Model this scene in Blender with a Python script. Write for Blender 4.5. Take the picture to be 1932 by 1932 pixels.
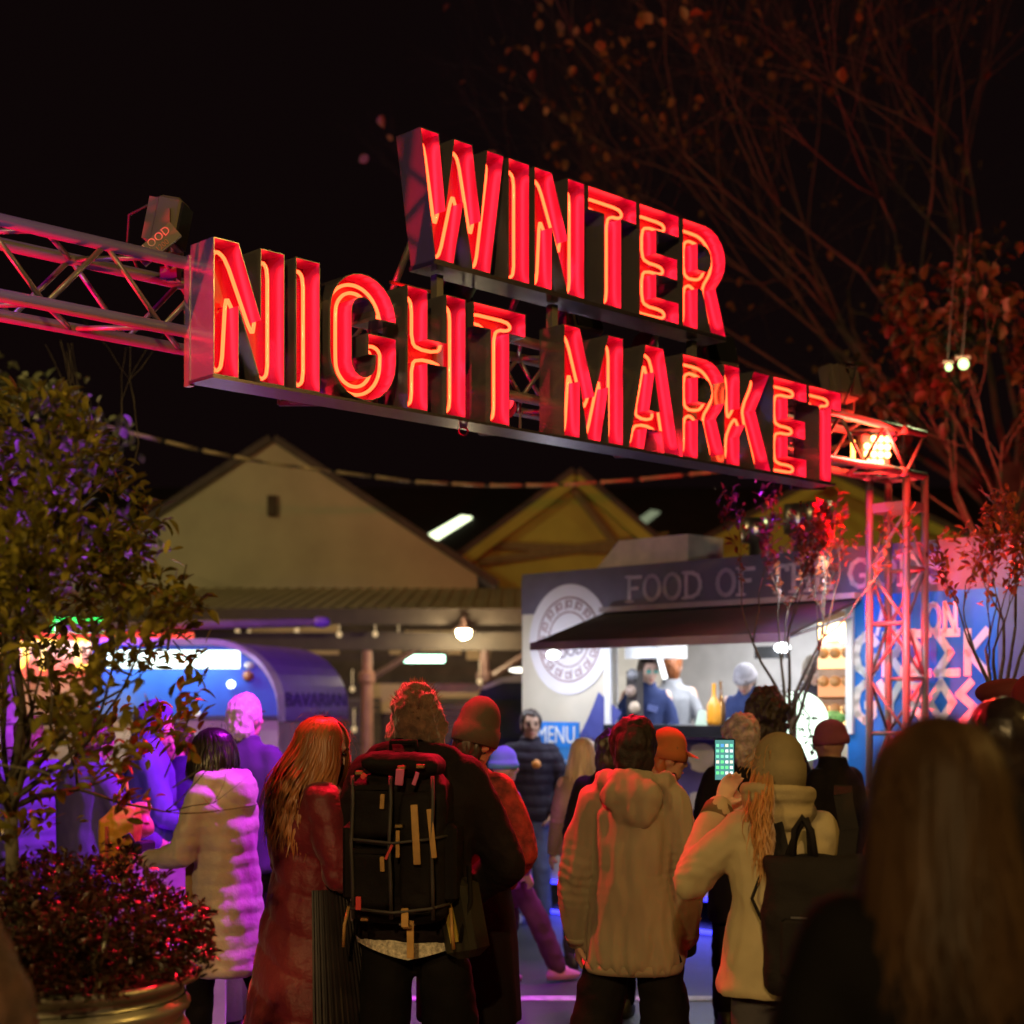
import bpy, bmesh, math, random
from mathutils import Vector, Matrix, noise
from mathutils.geometry import tessellate_polygon
random.seed(7)
for o in list(bpy.data.objects):
    bpy.data.objects.remove(o)
sc = bpy.context.scene
COL = sc.collection
V = Vector
R = math.radians
# ------------------------------------------------------------------ camera
CAMH, FPX, HOR, CEN = 1.75, 2898.0, 1325.0, 966.0     # eye height; lens in units of a 1932-wide frame; horizon row
cam = bpy.data.objects.new('camera', bpy.data.cameras.new('camera'))
COL.objects.link(cam)
cam.location = (0, 0, CAMH)
cam.rotation_euler = (R(90), 0, 0)
cam.data.sensor_width = 36
cam.data.lens = 36 * FPX / 1932
cam.data.shift_y = (HOR - CEN) / 1932
cam.data.clip_end = 500
cam.data.clip_start = 0.05
cam.data.dof.use_dof = True
cam.data.dof.focus_distance = 6.2
cam.data.dof.aperture_fstop = 1.8
cam.data.dof.aperture_blades = 9
sc.camera = cam
# ------------------------------------------------------------------ night sky
w = bpy.data.worlds.new('World')
sc.world = w
w.use_nodes = True
bg = w.node_tree.nodes['Background']
bg.inputs[0].default_value = (0.60, 0.28, 0.30, 1)
bg.inputs[1].default_value = 0.006
sc.view_settings.view_transform = 'Standard'
sc.view_settings.look = 'None'
sc.view_settings.exposure = 0
sc.view_settings.gamma = 1
sc.cycles.use_denoising = True
sc.cycles.sample_clamp_indirect = 6
sc.cycles.max_bounces = 8
sc.cycles.caustics_reflective = False
sc.cycles.caustics_refractive = False

def P(u, v, Y):
    "image pixel (u, v) set at an estimated distance Y, as a point of the scene"
    return V(((u - CEN) * Y / FPX, Y, CAMH + (HOR - v) * Y / FPX))
def XU(u, Y):
    return (u - CEN) * Y / FPX
def ZV(v, Y):
    return CAMH + (HOR - v) * Y / FPX
# ------------------------------------------------------------------ materials
_m = {}
def M(name, col, rough=.6, metal=0.0, var=.18, scale=6.0, bump=0.0, bscale=30.0, spec=.5, sheen=0.0, stretch=None, trans=0.0, alpha=1.0, coat=0.0, col2=None):
    if name in _m: return _m[name]
    m = bpy.data.materials.new(name); m.use_nodes = True; _m[name] = m
    nt = m.node_tree; b = nt.nodes['Principled BSDF']
    b.inputs['Roughness'].default_value = rough
    b.inputs['Metallic'].default_value = metal
    b.inputs['Specular IOR Level'].default_value = spec
    if sheen: b.inputs['Sheen Weight'].default_value = sheen
    if trans: b.inputs['Transmission Weight'].default_value = trans
    if coat: b.inputs['Coat Weight'].default_value = coat
    b.inputs['Alpha'].default_value = alpha
    tc = nt.nodes.new('ShaderNodeTexCoord'); mp = nt.nodes.new('ShaderNodeMapping')
    nt.links.new(tc.outputs['Object'], mp.inputs[0])
    if stretch: mp.inputs['Scale'].default_value = stretch
    n = nt.nodes.new('ShaderNodeTexNoise'); n.inputs['Scale'].default_value = scale; n.inputs['Detail'].default_value = 5
    nt.links.new(mp.outputs[0], n.inputs['Vector'])
    r = nt.nodes.new('ShaderNodeValToRGB')
    c = col; k = 1 - var; q = 1 + var
    r.color_ramp.elements[0].position = .3; r.color_ramp.elements[1].position = .7
    r.color_ramp.elements[0].color = (c[0]*k, c[1]*k, c[2]*k, 1)
    c2 = col2 or (min(c[0]*q, 1), min(c[1]*q, 1), min(c[2]*q, 1))
    r.color_ramp.elements[1].color = (*c2, 1)
    nt.links.new(n.outputs['Fac'], r.inputs[0]); nt.links.new(r.outputs[0], b.inputs['Base Color'])
    if bump:
        n2 = nt.nodes.new('ShaderNodeTexNoise'); n2.inputs['Scale'].default_value = bscale; n2.inputs['Detail'].default_value = 4
        nt.links.new(mp.outputs[0], n2.inputs['Vector'])
        bp = nt.nodes.new('ShaderNodeBump'); bp.inputs['Strength'].default_value = bump; bp.inputs['Distance'].default_value = min(.02, .6/bscale)
        nt.links.new(n2.outputs['Fac'], bp.inputs['Height']); nt.links.new(bp.outputs[0], b.inputs['Normal'])
    return m
def E(name, col, strength):
    if name in _m: return _m[name]
    m = bpy.data.materials.new(name); m.use_nodes = True; _m[name] = m
    b = m.node_tree.nodes['Principled BSDF']
    b.inputs['Base Color'].default_value = (.02, .02, .02, 1)
    b.inputs['Emission Color'].default_value = (*col, 1)
    b.inputs['Emission Strength'].default_value = strength
    return m
def LEAF(name, col, col2, rough=.4, trans=.25):
    if name in _m: return _m[name]
    m = M(name, col, rough, var=.5, scale=9, col2=col2)
    nt = m.node_tree; b = nt.nodes['Principled BSDF']
    g = nt.nodes.new('ShaderNodeNewGeometry'); hs = nt.nodes.new('ShaderNodeHueSaturation')
    mr = nt.nodes.new('ShaderNodeMapRange'); mr.inputs[3].default_value = .55; mr.inputs[4].default_value = 1.5
    nt.links.new(g.outputs['Random Per Island'], mr.inputs[0]); nt.links.new(mr.outputs[0], hs.inputs['Value'])
    src = b.inputs['Base Color'].links[0].from_socket
    nt.links.new(src, hs.inputs['Color']); nt.links.new(hs.outputs[0], b.inputs['Base Color'])
    tr = nt.nodes.new('ShaderNodeBsdfTranslucent'); mx = nt.nodes.new('ShaderNodeMixShader'); mx.inputs[0].default_value = trans
    nt.links.new(hs.outputs[0], tr.inputs[0])
    out = nt.nodes['Material Output']
    nt.links.new(b.outputs[0], mx.inputs[1]); nt.links.new(tr.outputs[0], mx.inputs[2]); nt.links.new(mx.outputs[0], out.inputs[0])
    return m
# ------------------------------------------------------------------ objects
def tag(o, label=None, cat=None, group=None, kind=None):
    if label: o['label'] = label
    if cat: o['category'] = cat
    if group: o['group'] = group
    if kind: o['kind'] = kind
    return o
def thing(name, label, cat, loc=(0, 0, 0), rz=0.0, group=None):
    o = bpy.data.objects.new(name, None); COL.objects.link(o)
    o.empty_display_size = .1
    o.location = loc; o.rotation_euler = (0, 0, rz)
    return tag(o, label, cat, group)
def link(name, me, mat, parent=None, loc=None, rot=None):
    o = bpy.data.objects.new(name, me); COL.objects.link(o)
    if mat is not None and len(me.materials) == 0: me.materials.append(mat)
    if parent: o.parent = parent
    if loc is not None: o.location = loc
    if rot is not None: o.rotation_euler = rot
    return o
def copy_tree(o, parent=None):
    c = o.copy(); COL.objects.link(c)
    if parent: c.parent = parent
    for ch in list(o.children): copy_tree(ch, c)
    return c
def frame(d, up=V((0, 0, 1))):
    d = d.normalized()
    a = d.cross(up)
    if a.length < 1e-4: a = d.cross(V((0, 1, 0)))
    a.normalize(); b = a.cross(d).normalized()
    return a, b
class MB:
    def __init__(s): s.v = []; s.f = []
    def add(s, vs, fs):
        n = len(s.v); s.v += [V(x) for x in vs]; s.f += [tuple(i + n for i in f) for f in fs]; return s
    def box(s, c, size, rot=None, bev=0):
        c = V(c); x, y, z = [q / 2 for q in size]
        if bev:
            pr = []
            for zz, k in ((-z, bev), (-z + bev, 0), (z - bev, 0), (z, bev)):
                pr.append([V((sx * (x - k) - (0 if not cut else sx * bev * .6), sy * (y - k) - (0 if cut else sy * bev * .6), zz))
                           for sx, sy, cut in ((1, -1, 1), (1, -1, 0), (1, 1, 0), (1, 1, 1), (-1, 1, 1), (-1, 1, 0), (-1, -1, 0), (-1, -1, 1))])
            order = [0, 1, 2, 3, 4, 5, 6, 7]
            pr = [[r[i] for i in order] for r in pr]
            if rot is not None: pr = [[rot @ p for p in r] for r in pr]
            return s.loft([[p + c for p in r] for r in pr])
        vs = [V((i * x, j * y, k * z)) for i in (-1, 1) for j in (-1, 1) for k in (-1, 1)]
        if rot is not None: vs = [rot @ p for p in vs]
        return s.add([p + c for p in vs], [(0, 1, 3, 2), (4, 6, 7, 5), (0, 4, 5, 1), (2, 3, 7, 6), (0, 2, 6, 4), (1, 5, 7, 3)])
    def b2(s, lo, hi, bev=0):
        lo = V(lo); hi = V(hi); return s.box((lo + hi) / 2, hi - lo, bev=bev)
    def loft(s, rings, cap=True):
        n = len(rings[0]); vs = [p for r in rings for p in r]; fs = []
        for i in range(len(rings) - 1):
            for j in range(n):
                k = (j + 1) % n
                fs.append((i*n + j, i*n + k, (i+1)*n + k, (i+1)*n + j))
        if cap:
            fs.append(tuple(range(n - 1, -1, -1))); fs.append(tuple((len(rings)-1)*n + j for j in range(n)))
        return s.add(vs, fs)
    def tube(s, pts, r, n=8, cap=True):
        pts = [V(p) for p in pts]
        rs = r if isinstance(r, (list, tuple)) else [r] * len(pts)
        rings = []; prev = None
        for i, p in enumerate(pts):
            d = (pts[min(i+1, len(pts)-1)] - pts[max(i-1, 0)])
            if d.length < 1e-7: d = V((0, 0, 1))
            d.normalize()
            if prev is None: a, b = frame(d)
            else:
                a = prev - d * prev.dot(d)
                if a.length < 1e-5: a, b = frame(d)
                a.normalize(); b = d.cross(a).normalized()
            prev = a; b = d.cross(a).normalized()
            rings.append([p + (a * math.cos(t) + b * math.sin(t)) * rs[i] for t in [2*math.pi*j/n for j in range(n)]])
        return s.loft(rings, cap)
    def loop(s, pts, r, n=6):
        pts = [V(p) for p in pts]; m = len(pts); rings = []
        for i, p in enumerate(pts):
            d = (pts[(i+1) % m] - pts[i-1]).normalized(); a, b = V((0, 1, 0)), d.cross(V((0, 1, 0))).normalized()
            rings.append([p + (a * math.cos(t) + b * math.sin(t)) * r for t in [2*math.pi*j/n for j in range(n)]])
        vs = [q for ri in rings for q in ri]; fs = []
        for i in range(m):
            for j in range(n):
                k = (j+1) % n; i2 = (i+1) % m
                fs.append((i*n+j, i*n+k, i2*n+k, i2*n+j))
        return s.add(vs, fs)
    def ell(s, c, r, n=12, m=8, rot=None):
        c = V(c); vs = [V((0, 0, -r[2]))]; fs = []
        for i in range(1, m):
            a = -math.pi/2 + math.pi*i/m
            for j in range(n):
                t = 2*math.pi*j/n
                vs.append(V((r[0]*math.cos(a)*math.cos(t), r[1]*math.cos(a)*math.sin(t), r[2]*math.sin(a))))
        vs.append(V((0, 0, r[2])))
        for j in range(n):
            k = (j+1) % n
            fs.append((0, 1+k, 1+j)); fs.append((len(vs)-1, 1+(m-2)*n+j, 1+(m-2)*n+k))
            for i in range(m-2):
                fs.append((1+i*n+j, 1+i*n+k, 1+(i+1)*n+k, 1+(i+1)*n+j))
        if rot is not None: vs = [rot @ p for p in vs]
        return s.add([p + c for p in vs], fs)
    def caps(s, pts, rs, n=10):
        "chain of tapering limbs with round joints"
        pts = [V(p) for p in pts]
        for i in range(len(pts)-1):
            s.tube([pts[i], pts[i+1]], [rs[i], rs[i+1]], n)
        for p, r in zip(pts, rs): s.ell(p, (r, r, r), n, 6)
        return s
    def lathe(s, prof, n=24, c=(0, 0, 0), rot=None, cap=True):
        c = V(c); rings = []
        for r, z in prof:
            ring = [V((r*math.cos(2*math.pi*j/n), r*math.sin(2*math.pi*j/n), z)) for j in range(n)]
            if rot is not None: ring = [rot @ p for p in ring]
            rings.append([p + c for p in ring])
        return s.loft(rings, cap)
    def prism(s, poly, y0, y1, holes=()):
        "polygon in x,z pushed from y0 to y1"
        loops = [list(poly)] + [list(h) for h in holes]
        flat = [p for l in loops for p in l]; n = len(flat)
        tris = tessellate_polygon([[V((p[0], p[1], 0)) for p in l] for l in loops])
        vs = [(p[0], y0, p[1]) for p in flat] + [(p[0], y1, p[1]) for p in flat]
        fs = [tuple(t) for t in tris] + [tuple(i + n for i in reversed(t)) for t in tris]
        o = 0
        for l in loops:
            m = len(l)
            for i in range(m):
                j = (i+1) % m; fs.append((o+i, o+j, n+o+j, n+o+i))
            o += m
        return s.add(vs, fs)
    def xf(s, mtx, start=0):
        for i in range(start, len(s.v)): s.v[i] = mtx @ s.v[i]
        return s
    def mesh(s, name, smooth=False, fix=True):
        me = bpy.data.meshes.new(name); me.from_pydata([tuple(p) for p in s.v], [], s.f); me.update()
        if fix:
            bm = bmesh.new(); bm.from_mesh(me); bmesh.ops.recalc_face_normals(bm, faces=bm.faces); bm.to_mesh(me); bm.free()
        if smooth: me.polygons.foreach_set('use_smooth', [True]*len(me.polygons))
        return me
    def build(s, name, mat, parent=None, smooth=False, fix=True):
        me = s.mesh(name, smooth, fix); me.materials.append(mat)
        return link(name, me, None, parent)
def blob(mb, name, mat, parent, vox=.011, it=4, disp=None, fac=.5):
    "one continuous skin over overlapping closed shapes"
    me = mb.mesh(name, fix=True)
    t = bpy.data.objects.new('tmp', me); COL.objects.link(t)
    md = t.modifiers.new('r', 'REMESH'); md.mode = 'VOXEL'; md.voxel_size = vox
    if it:
        sm = t.modifiers.new('s', 'SMOOTH'); sm.factor = fac; sm.iterations = it
    dg = bpy.context.evaluated_depsgraph_get()
    nm = bpy.data.meshes.new_from_object(t.evaluated_get(dg), depsgraph=dg)
    bpy.data.objects.remove(t); bpy.data.meshes.remove(me)
    if disp:
        nr = [V(n.vector) for n in nm.vertex_normals]
        for i, vv in enumerate(nm.vertices):
            vv.co = vv.co + nr[i] * disp(vv.co, nr[i])
        nm.update()
    nm.polygons.foreach_set('use_smooth', [True]*len(nm.polygons))
    nm.name = name
    nm.materials.clear(); nm.materials.append(mat)
    return link(name, nm, None, parent)
def lamp(kind, name, energy, col, parent=None, loc=(0, 0, 0), aim=None, size=.1, spot=60, blend=.6):
    l = bpy.data.lights.new(name, kind); l.energy = energy; l.color = col
    if kind == 'SPOT': l.spot_size = R(spot); l.spot_blend = blend; l.shadow_soft_size = size
    elif kind == 'POINT': l.shadow_soft_size = size
    elif kind == 'AREA':
        l.size = size if not isinstance(size, tuple) else size[0]
        if isinstance(size, tuple): l.shape = 'RECTANGLE'; l.size_y = size[1]
    o = bpy.data.objects.new(name, l); COL.objects.link(o)
    if parent: o.parent = parent
    o.location = loc
    if aim is not None: o.rotation_euler = (V(aim) - V(loc)).to_track_quat('-Z', 'Y').to_euler()
    return o
def text_mesh(txt, size, depth=.004):
    c = bpy.data.curves.new('t', 'FONT'); c.body = txt; c.size = size; c.extrude = depth; c.align_x = 'CENTER'; c.resolution_u = 3
    o = bpy.data.objects.new('t', c); COL.objects.link(o)
    dg = bpy.context.evaluated_depsgraph_get()
    me = bpy.data.meshes.new_from_object(o.evaluated_get(dg), depsgraph=dg)
    bpy.data.objects.remove(o); me.materials.clear()
    return me
GL = {  # stroke glyphs on a 0..w by 0..1 grid
 'F': (.6, [[(.1, 0), (.1, 1)], [(.1, .96), (.6, .96)], [(.1, .52), (.45, .52)]]),
 'O': (.75, [[(.375 + .33*math.cos(a*math.pi/8), .5 + .48*math.sin(a*math.pi/8)) for a in range(17)]]),
 'D': (.75, [[(.1, 0), (.1, 1)], [(.1, .97), (.35, .97), (.58, .85), (.68, .62), (.68, .38), (.58, .15), (.35, .03), (.1, .03)]]),
 'T': (.7, [[(.35, 0), (.35, 1)], [(.02, .82), (.02, .96), (.68, .96), (.68, .82)]]),
 'H': (.75, [[(.1, 0), (.1, 1)], [(.65, 0), (.65, 1)], [(.1, .5), (.65, .5)]]),
 'E': (.6, [[(.1, 0), (.1, 1)], [(.1, .96), (.58, .96), (.58, .84)], [(.1, .52), (.45, .52)], [(.1, .04), (.6, .04), (.6, .18)]]),
 'G': (.75, [[(.68, .8), (.55, .95), (.35, .98), (.15, .83), (.06, .5), (.15, .17), (.36, .02), (.56, .05), (.66, .18), (.66, .42), (.45, .42)]]),
 'S': (.6, [[(.55, .82), (.42, .96), (.2, .94), (.08, .76), (.18, .58), (.42, .46), (.54, .27), (.42, .06), (.2, .03), (.05, .2)]]),
 'A': (.7, [[(.02, 0), (.35, 1), (.68, 0)], [(.14, .36), (.56, .36)]]),
 'L': (.55, [[(.1, 1), (.1, .04), (.52, .04)]]),
 'N': (.75, [[(.1, 0), (.1, 1), (.65, 0), (.65, 1)]]),
 'R': (.65, [[(.1, 0), (.1, 1)], [(.1, .97), (.45, .9), (.55, .72), (.42, .52), (.1, .47)], [(.25, .47), (.6, 0)]]),
 'Y': (.7, [[(.02, 1), (.35, .5), (.68, 1)], [(.35, .5), (.35, 0)]]),
 'K': (.65, [[(.1, 0), (.1, 1)], [(.62, 1), (.12, .5), (.62, 0)]]),
 '3': (.7, [[(.62, 1), (.05, 1), (.42, .5), (.05, 0), (.62, 0)]]),          # angular E
 '0': (.8, [[(.4, 0), (.04, .5), (.4, 1), (.76, .5), (.4, 0)]]),            # diamond O
 '5': (.6, [[(.4, 1), (.06, .7), (.54, .34), (.16, 0)]]),                   # angular S
 ' ': (.35, []),
}
def strokes(mb, txt, x0, z0, hgt, wid, y=0.0, dep=.006, sx=1.0, serif=0.0, gap=.12):
    x = x0
    for ch in txt:
        w_, ls = GL[ch]
        for l in ls:
            pts = [(x + p[0]*hgt*sx, z0 + p[1]*hgt) for p in l]
            for i in range(len(pts)-1):
                a, b = V((pts[i][0], 0, pts[i][1])), V((pts[i+1][0], 0, pts[i+1][1]))
                d = (b-a); L = d.length
                if L < 1e-6: continue
                d /= L; q = V((-d.z, 0, d.x))*wid/2; e = d*wid*.4
                yy = V((0, y - dep, 0)); y2 = V((0, y, 0))
                vs = [a-e-q+y2, b+e-q+y2, b+e+q+y2, a-e+q+y2, a-e-q+yy, b+e-q+yy, b+e+q+yy, a-e+q+yy]
                mb.add(vs, [(4, 5, 6, 7), (0, 3, 2, 1), (0, 1, 5, 4), (1, 2, 6, 5), (2, 3, 7, 6), (3, 0, 4, 7)])
            if serif and len(l) == 2 and abs(l[0][0]-l[1][0]) < .01:
                for p in pts: mb.box((p[0], y - dep*.6, p[1]), (serif*2.4, dep*.9, wid*.6))
        x += (w_*sx + gap)*hgt
    return x
# ------------------------------------------------------------------ added sodium lamps out of view
sodium = (1.0, .53, .13)
def added_sodium_lamp(label, x, y, h, power, aim, col=sodium, spot=150):
    t = thing('added_sodium_lamp', label, 'street lamp', (x, y, 0))
    pm_ = M('lamp_post_paint', (.06, .06, .06), .5)
    MB().lathe([(.12, 0), (.12, .9), (.07, 1.0), (.05, h)], 12).tube([(0, 0, h-.05), (.0, .3, h+.15), (0, 1.0, h+.2)], .035, 8).build('pole', pm_, t, True)
    MB().box((0, 1.25, h+.2), (.28, .6, .1), bev=.02).build('lamp_head', pm_, t)
    MB().box((0, 1.25, h+.142), (.22, .5, .012)).build('lamp_glass', E('sodium_glass', sodium, 6), t)
    lamp('SPOT', 'sodium_light', power, col, t, (0, 1.25, h+.1), V(aim) - V((x, y, 0)), .22, spot, .5)
    return t
added_sodium_lamp('added sodium lamp behind the camera on the left', -1.2, -14, 9.0, 6200, (0, 7, 1), (1, .63, .24), spot=90)  # unseen lamp added for yellow light on coats and leaves
added_sodium_lamp('added sodium lamp beyond the left of the picture', -9.5, 12.0, 8.5, 2300, (-1, 28, 4.5), (1, .70, .26))  # added beyond the frame to light the shed gables
added_sodium_lamp('added sodium lamp at the far right beyond the food truck', 13.5, 22.0, 8.0, 700, (4, 30, 4), (1, .74, .16), 110)  # added out of view for yellow light on the far side
added_sodium_lamp('added low sodium lamp beyond the left of the planter', -5.5, -2.2, 4.2, 1100, (-1.35, 4.7, 1.8), (1, .66, .2), 34)  # added to brighten the potted tree
added_sodium_lamp('added sodium lamp beyond the right of the picture', 6.2, 2.2, 5.5, 620, (1.4, 3.4, 1.4), (1, .58, .12), 100)  # added unseen, gives hair and coats a yellow right edge
def par_can(label, loc, aim, col, power, spot=60, size=.05):
    "added stage wash lamp: short can on a yoke"
    t = thing('added_stage_lamp', label, 'added lamp', loc)
    d = (V(aim) - V(loc)).normalized(); q = V((0, 0, 1)).rotation_difference(d).to_matrix()
    hb_ = M('stage_black', (.03, .03, .03), .5)
    MB().lathe([(.05, -.16), (.075, -.12), (.08, .0), (.08, .03)], 16, rot=q, cap=False).build('can', hb_, t, True)
    MB().lathe([(.074, -.02), (.0001, -.015)], 16, rot=q, cap=False).build('lens', E('par_lens_%d%d%d' % tuple(int(c*9) for c in col), col, 3), t)
    MB().box((0, 0, -.14), (.2, .03, .02)).box((-.1, 0, -.06), (.012, .03, .17)).box((.1, 0, -.06), (.012, .03, .17)).build('yoke', hb_, t)
    lamp('SPOT', 'beam', power, col, t, d*.05, V(aim) - V(loc), size, spot, .7)
    return t
PURPLE = (.66, .015, .95)
par_can('added purple stage lamp on the far side of the truss above NIGHT', (-.3, 7.7, 3.75), (-1.9, 8.3, .8), PURPLE, 1700, 85)  # added for purple light on the crowd at the left
par_can('added magenta stage lamp on the far side of the truss above the gap', (-.35, 7.9, 3.75), (-1.6, 9.6, 0.2), (1.0, .05, .6), 220, 44)  # added to throw magenta on people behind the truss
par_can('added violet stage lamp behind the truss turned to the paving', (.75, 9.0, 3.75), (-.5, 9.2, .0), (.70, .02, .75), 800, 46)  # added so that the paving turns violet
par_can('added red stage lamp behind the truss end turned to the trees', (2.6, 10.6, 3.62), (4.6, 19, 7.8), (1, .02, .03), 2000, 95)  # added for the red glow on the background trees
par_can('added red stage lamp at the foot of the truss tower', (2.86, 9.2, .25), (2.62, 9.95, 2.9), (1, .001, .012), 900, 26)  # added to redden the tower from below
par_can('added red stage lamp beside the trough planter', (1.95, 9.1, 1.12), (2.52, 9.95, 2.6), (1, .001, .012), 1300, 44)  # added lamp, reddens the tower and the small tree
par_can('added violet stage lamp on the far side of the truss turned to the food van', (-1.0, 7.25, 3.3), (-1.95, 15.2, 1.8), (.32, .05, 1.0), 1100, 26)  # added to colour the curved side of the van violet
par_can('added pink stage lamp on a stand beyond the left of the picture', (-3.6, 5.2, 1.6), (-1.7, 5.9, 3.4), (1, .003, .04), 1400, 60)  # unseen lamp added for pink light under the left truss
par_can('added blue stage lamp inside the left end of the truss', (-3.2, 4.3, 3.4), (-.5, 6.9, 4.0), (.40, .01, 1), 170, 60)  # unseen lamp added for purple on the letter sides
par_can('added violet stage lamp behind the truss turned to the small bare tree', (1.15, 9.5, 3.72), (1.78, 9.75, 2.95), (.40, .03, 1.0), 160, 55)  # added to tint the top of the small tree
par_can('added red stage lamp clamped inside the truss tower', (2.64, 9.6, 1.55), (2.85, 8.55, 2.6), (1, .02, .015), 260, 75)  # added to light the leaves of the young tree red
# ------------------------------------------------------------------ ground
gm = M('asphalt', (.05, .05, .055), .48, var=.5, scale=1.3, bump=.35, bscale=60)
g = MB().b2((-80, -30, -.3), (80, 110, 0)).build('ground', gm); tag(g, 'dark asphalt market street', kind='structure')
pm = M('road_paint', (.55, .55, .55), .6, var=.3, scale=14)
k = MB()
k.b2((-1.3, 9.0, .001), (1.6, 9.13, .005)); k.b2((1.72, 9.0, .001), (2.3, 9.13, .005))
tag(k.build('painted_line', pm), 'worn white line painted across the asphalt', kind='structure')
pv = M('concrete_paving', (.22, .21, .2), .7, var=.25, scale=3, bump=.2)
pav = MB()
pav.b2((-22, 15.6, 0), (22, 60, .1))
pav = tag(pav.build('pavement', pv), 'raised pavement under the market sheds', kind='structure')
# ------------------------------------------------------------------ sheds
cream = M('painted_render', (.35, .35, .27), .75, var=.14, scale=1.1, bump=.12, bscale=9)
ochre = M('ochre_render', (.30, .33, .06), .75, var=.14, scale=1.3, bump=.1, bscale=9)
slate = M('slate_roof', (.045, .035, .04), .7, var=.3, scale=5)
fascia = M('fascia_timber', (.06, .045, .035), .7)
steel_dk = M('painted_iron', (.10, .055, .05), .5)
tinr = M('corrugated_awning', (.38, .35, .24), .55, var=.15, scale=2)
def shed(label, xl, xc, xr, zeave, zpk, Y, depth, mat, barge=True):
    t = thing('market_shed', label, 'shed', (xc, Y, .1))
    zb = 0.0
    ww = MB()
    a, b = xl - xc, xr - xc
    ww.prism([(a, 3.4), (b, 3.4), (b, zeave - .1), (0, zpk - .1), (a, zeave - .1)], 0, .3)
    ww.build('gable_wall', mat, t)
    rf = MB()
    for sx, e in ((1, b), (-1, a)):
        d = V((e, 0, zeave - zpk)); L = d.length; d.normalize(); nn = V((-d.z, 0, d.x)) * (1 if e > 0 else -1)
        p0 = V((0, 0, zpk - .1)); p1 = p0 + d * (L + .35)
        q = nn * .12
        y0, y1 = V((0, -.12 if not barge else -.35, 0)), V((0, depth, 0))
        rf.add([p0+y0, p1+y0, p1+y0+q, p0+y0+q, p0+y1, p1+y1, p1+y1+q, p0+y1+q],
               [(0, 1, 2, 3), (4, 7, 6, 5), (0, 4, 5, 1), (1, 5, 6, 2), (2, 6, 7, 3), (3, 7, 4, 0)])
    rf.build('roof', slate, t)
    brg = MB()
    for sx, e in ((1, b), (-1, a)):
        d = V((e, 0, zeave - zpk)); L = d.length; d.normalize()
        m_ = Matrix.Rotation(-math.atan2(d.z, d.x), 4, 'Y')
        brg.box(V((0, -.33, zpk - .22)) + d*L/2, (L, .05, .2), m_.to_3x3())
    if barge: brg.build('barge_board', mat, t)
    return t
YS = 26.0
s1 = shed('large cream gabled market shed with a small dark vent in its wall', XU(130, YS), XU(515, YS), XU(900, YS), ZV(1085, YS), ZV(834, YS), YS, 18, cream, False)
vt = MB(); vt.box((0, -.06, ZV(955, YS) - .1), (.16, .1, .34))
for i in range(5): vt.box((0, -.12, ZV(955, YS) - .24 + i*.07), (.13, .03, .02), Matrix.Rotation(.6, 3, 'X'))
vt.build('wall_vent', fascia, s1)
YS2 = 30.0
s2 = shed('smaller ochre gabled shed in the middle, crossed by dark shadow lines', XU(850, YS2), XU(1085, YS2), XU(1290, YS2), ZV(1070, YS2), ZV(896, YS2), YS2, 14, ochre)
br = MB()
c0 = s2.location
for (a, b) in (((1075, 915), (1190, 1065)), ((930, 1030), (1240, 1042)), ((905, 1062), (1260, 1012))):
    p, q = P(*a, YS2) - c0, P(*b, YS2) - c0
    p.y = q.y = -.1
    br.tube([p, q], .09, 6)
br.build('shadow_line', M('shadow_tone', (.16, .14, .07), .8), s2)  # dark bars drawn where shadow lines cross the gable
YS3 = 31.5
s3 = shed('far shed with a broad dark roof behind the grey truck header', XU(1215, YS3), XU(1560, YS3), XU(1960, YS3), ZV(1085, YS3), ZV(900, YS3), YS3, 14, ochre)
# low roof that joins the sheds
lk = thing('link_roof', 'dark low roof joining the gabled sheds, with lit skylights', 'roof', (0, 40, 0))
def slab(mb, pts, th=.12):
    n = len(pts); vs = [V(p) for p in pts] + [V(p) - V((0, 0, th)) for p in pts]
    mb.add(vs, [tuple(range(n)), tuple(range(2*n-1, n-1, -1))] + [(i, n+i, n+(i+1) % n, (i+1) % n) for i in range(n)])
z0, z1 = 4.2, 8.6
rb = MB(); slab(rb, [(-16, -1, z0), (20, -1, z0), (20, 9, z1), (-16, 9, z1)]); rb.build('roof_slope', slate, lk)
def on_roof(u, v):
    # where the sight line meets the roof slope
    lo, hi = 36, 49
    for _ in range(40):
        y = (lo+hi)/2
        z = z0 + (y-39)/10*(z1-z0)
        if ZV(v, y) > z: lo = y
        else: hi = y
    return V((XU(u, y), y - 40, z + .05))
for px, em in ((((787, 1024), (812, 1027), (890, 978), (870, 976)), 3.2), (((1180, 1000), (1200, 1004), (1245, 968), (1228, 965)), .25)):
    sk = MB(); slab(sk, [on_roof(*q) for q in px], .05)
    so = sk.build('skylight', E('skylight_glass_%d' % int(em*10), (.78, .9, .55), em), lk)
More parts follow.
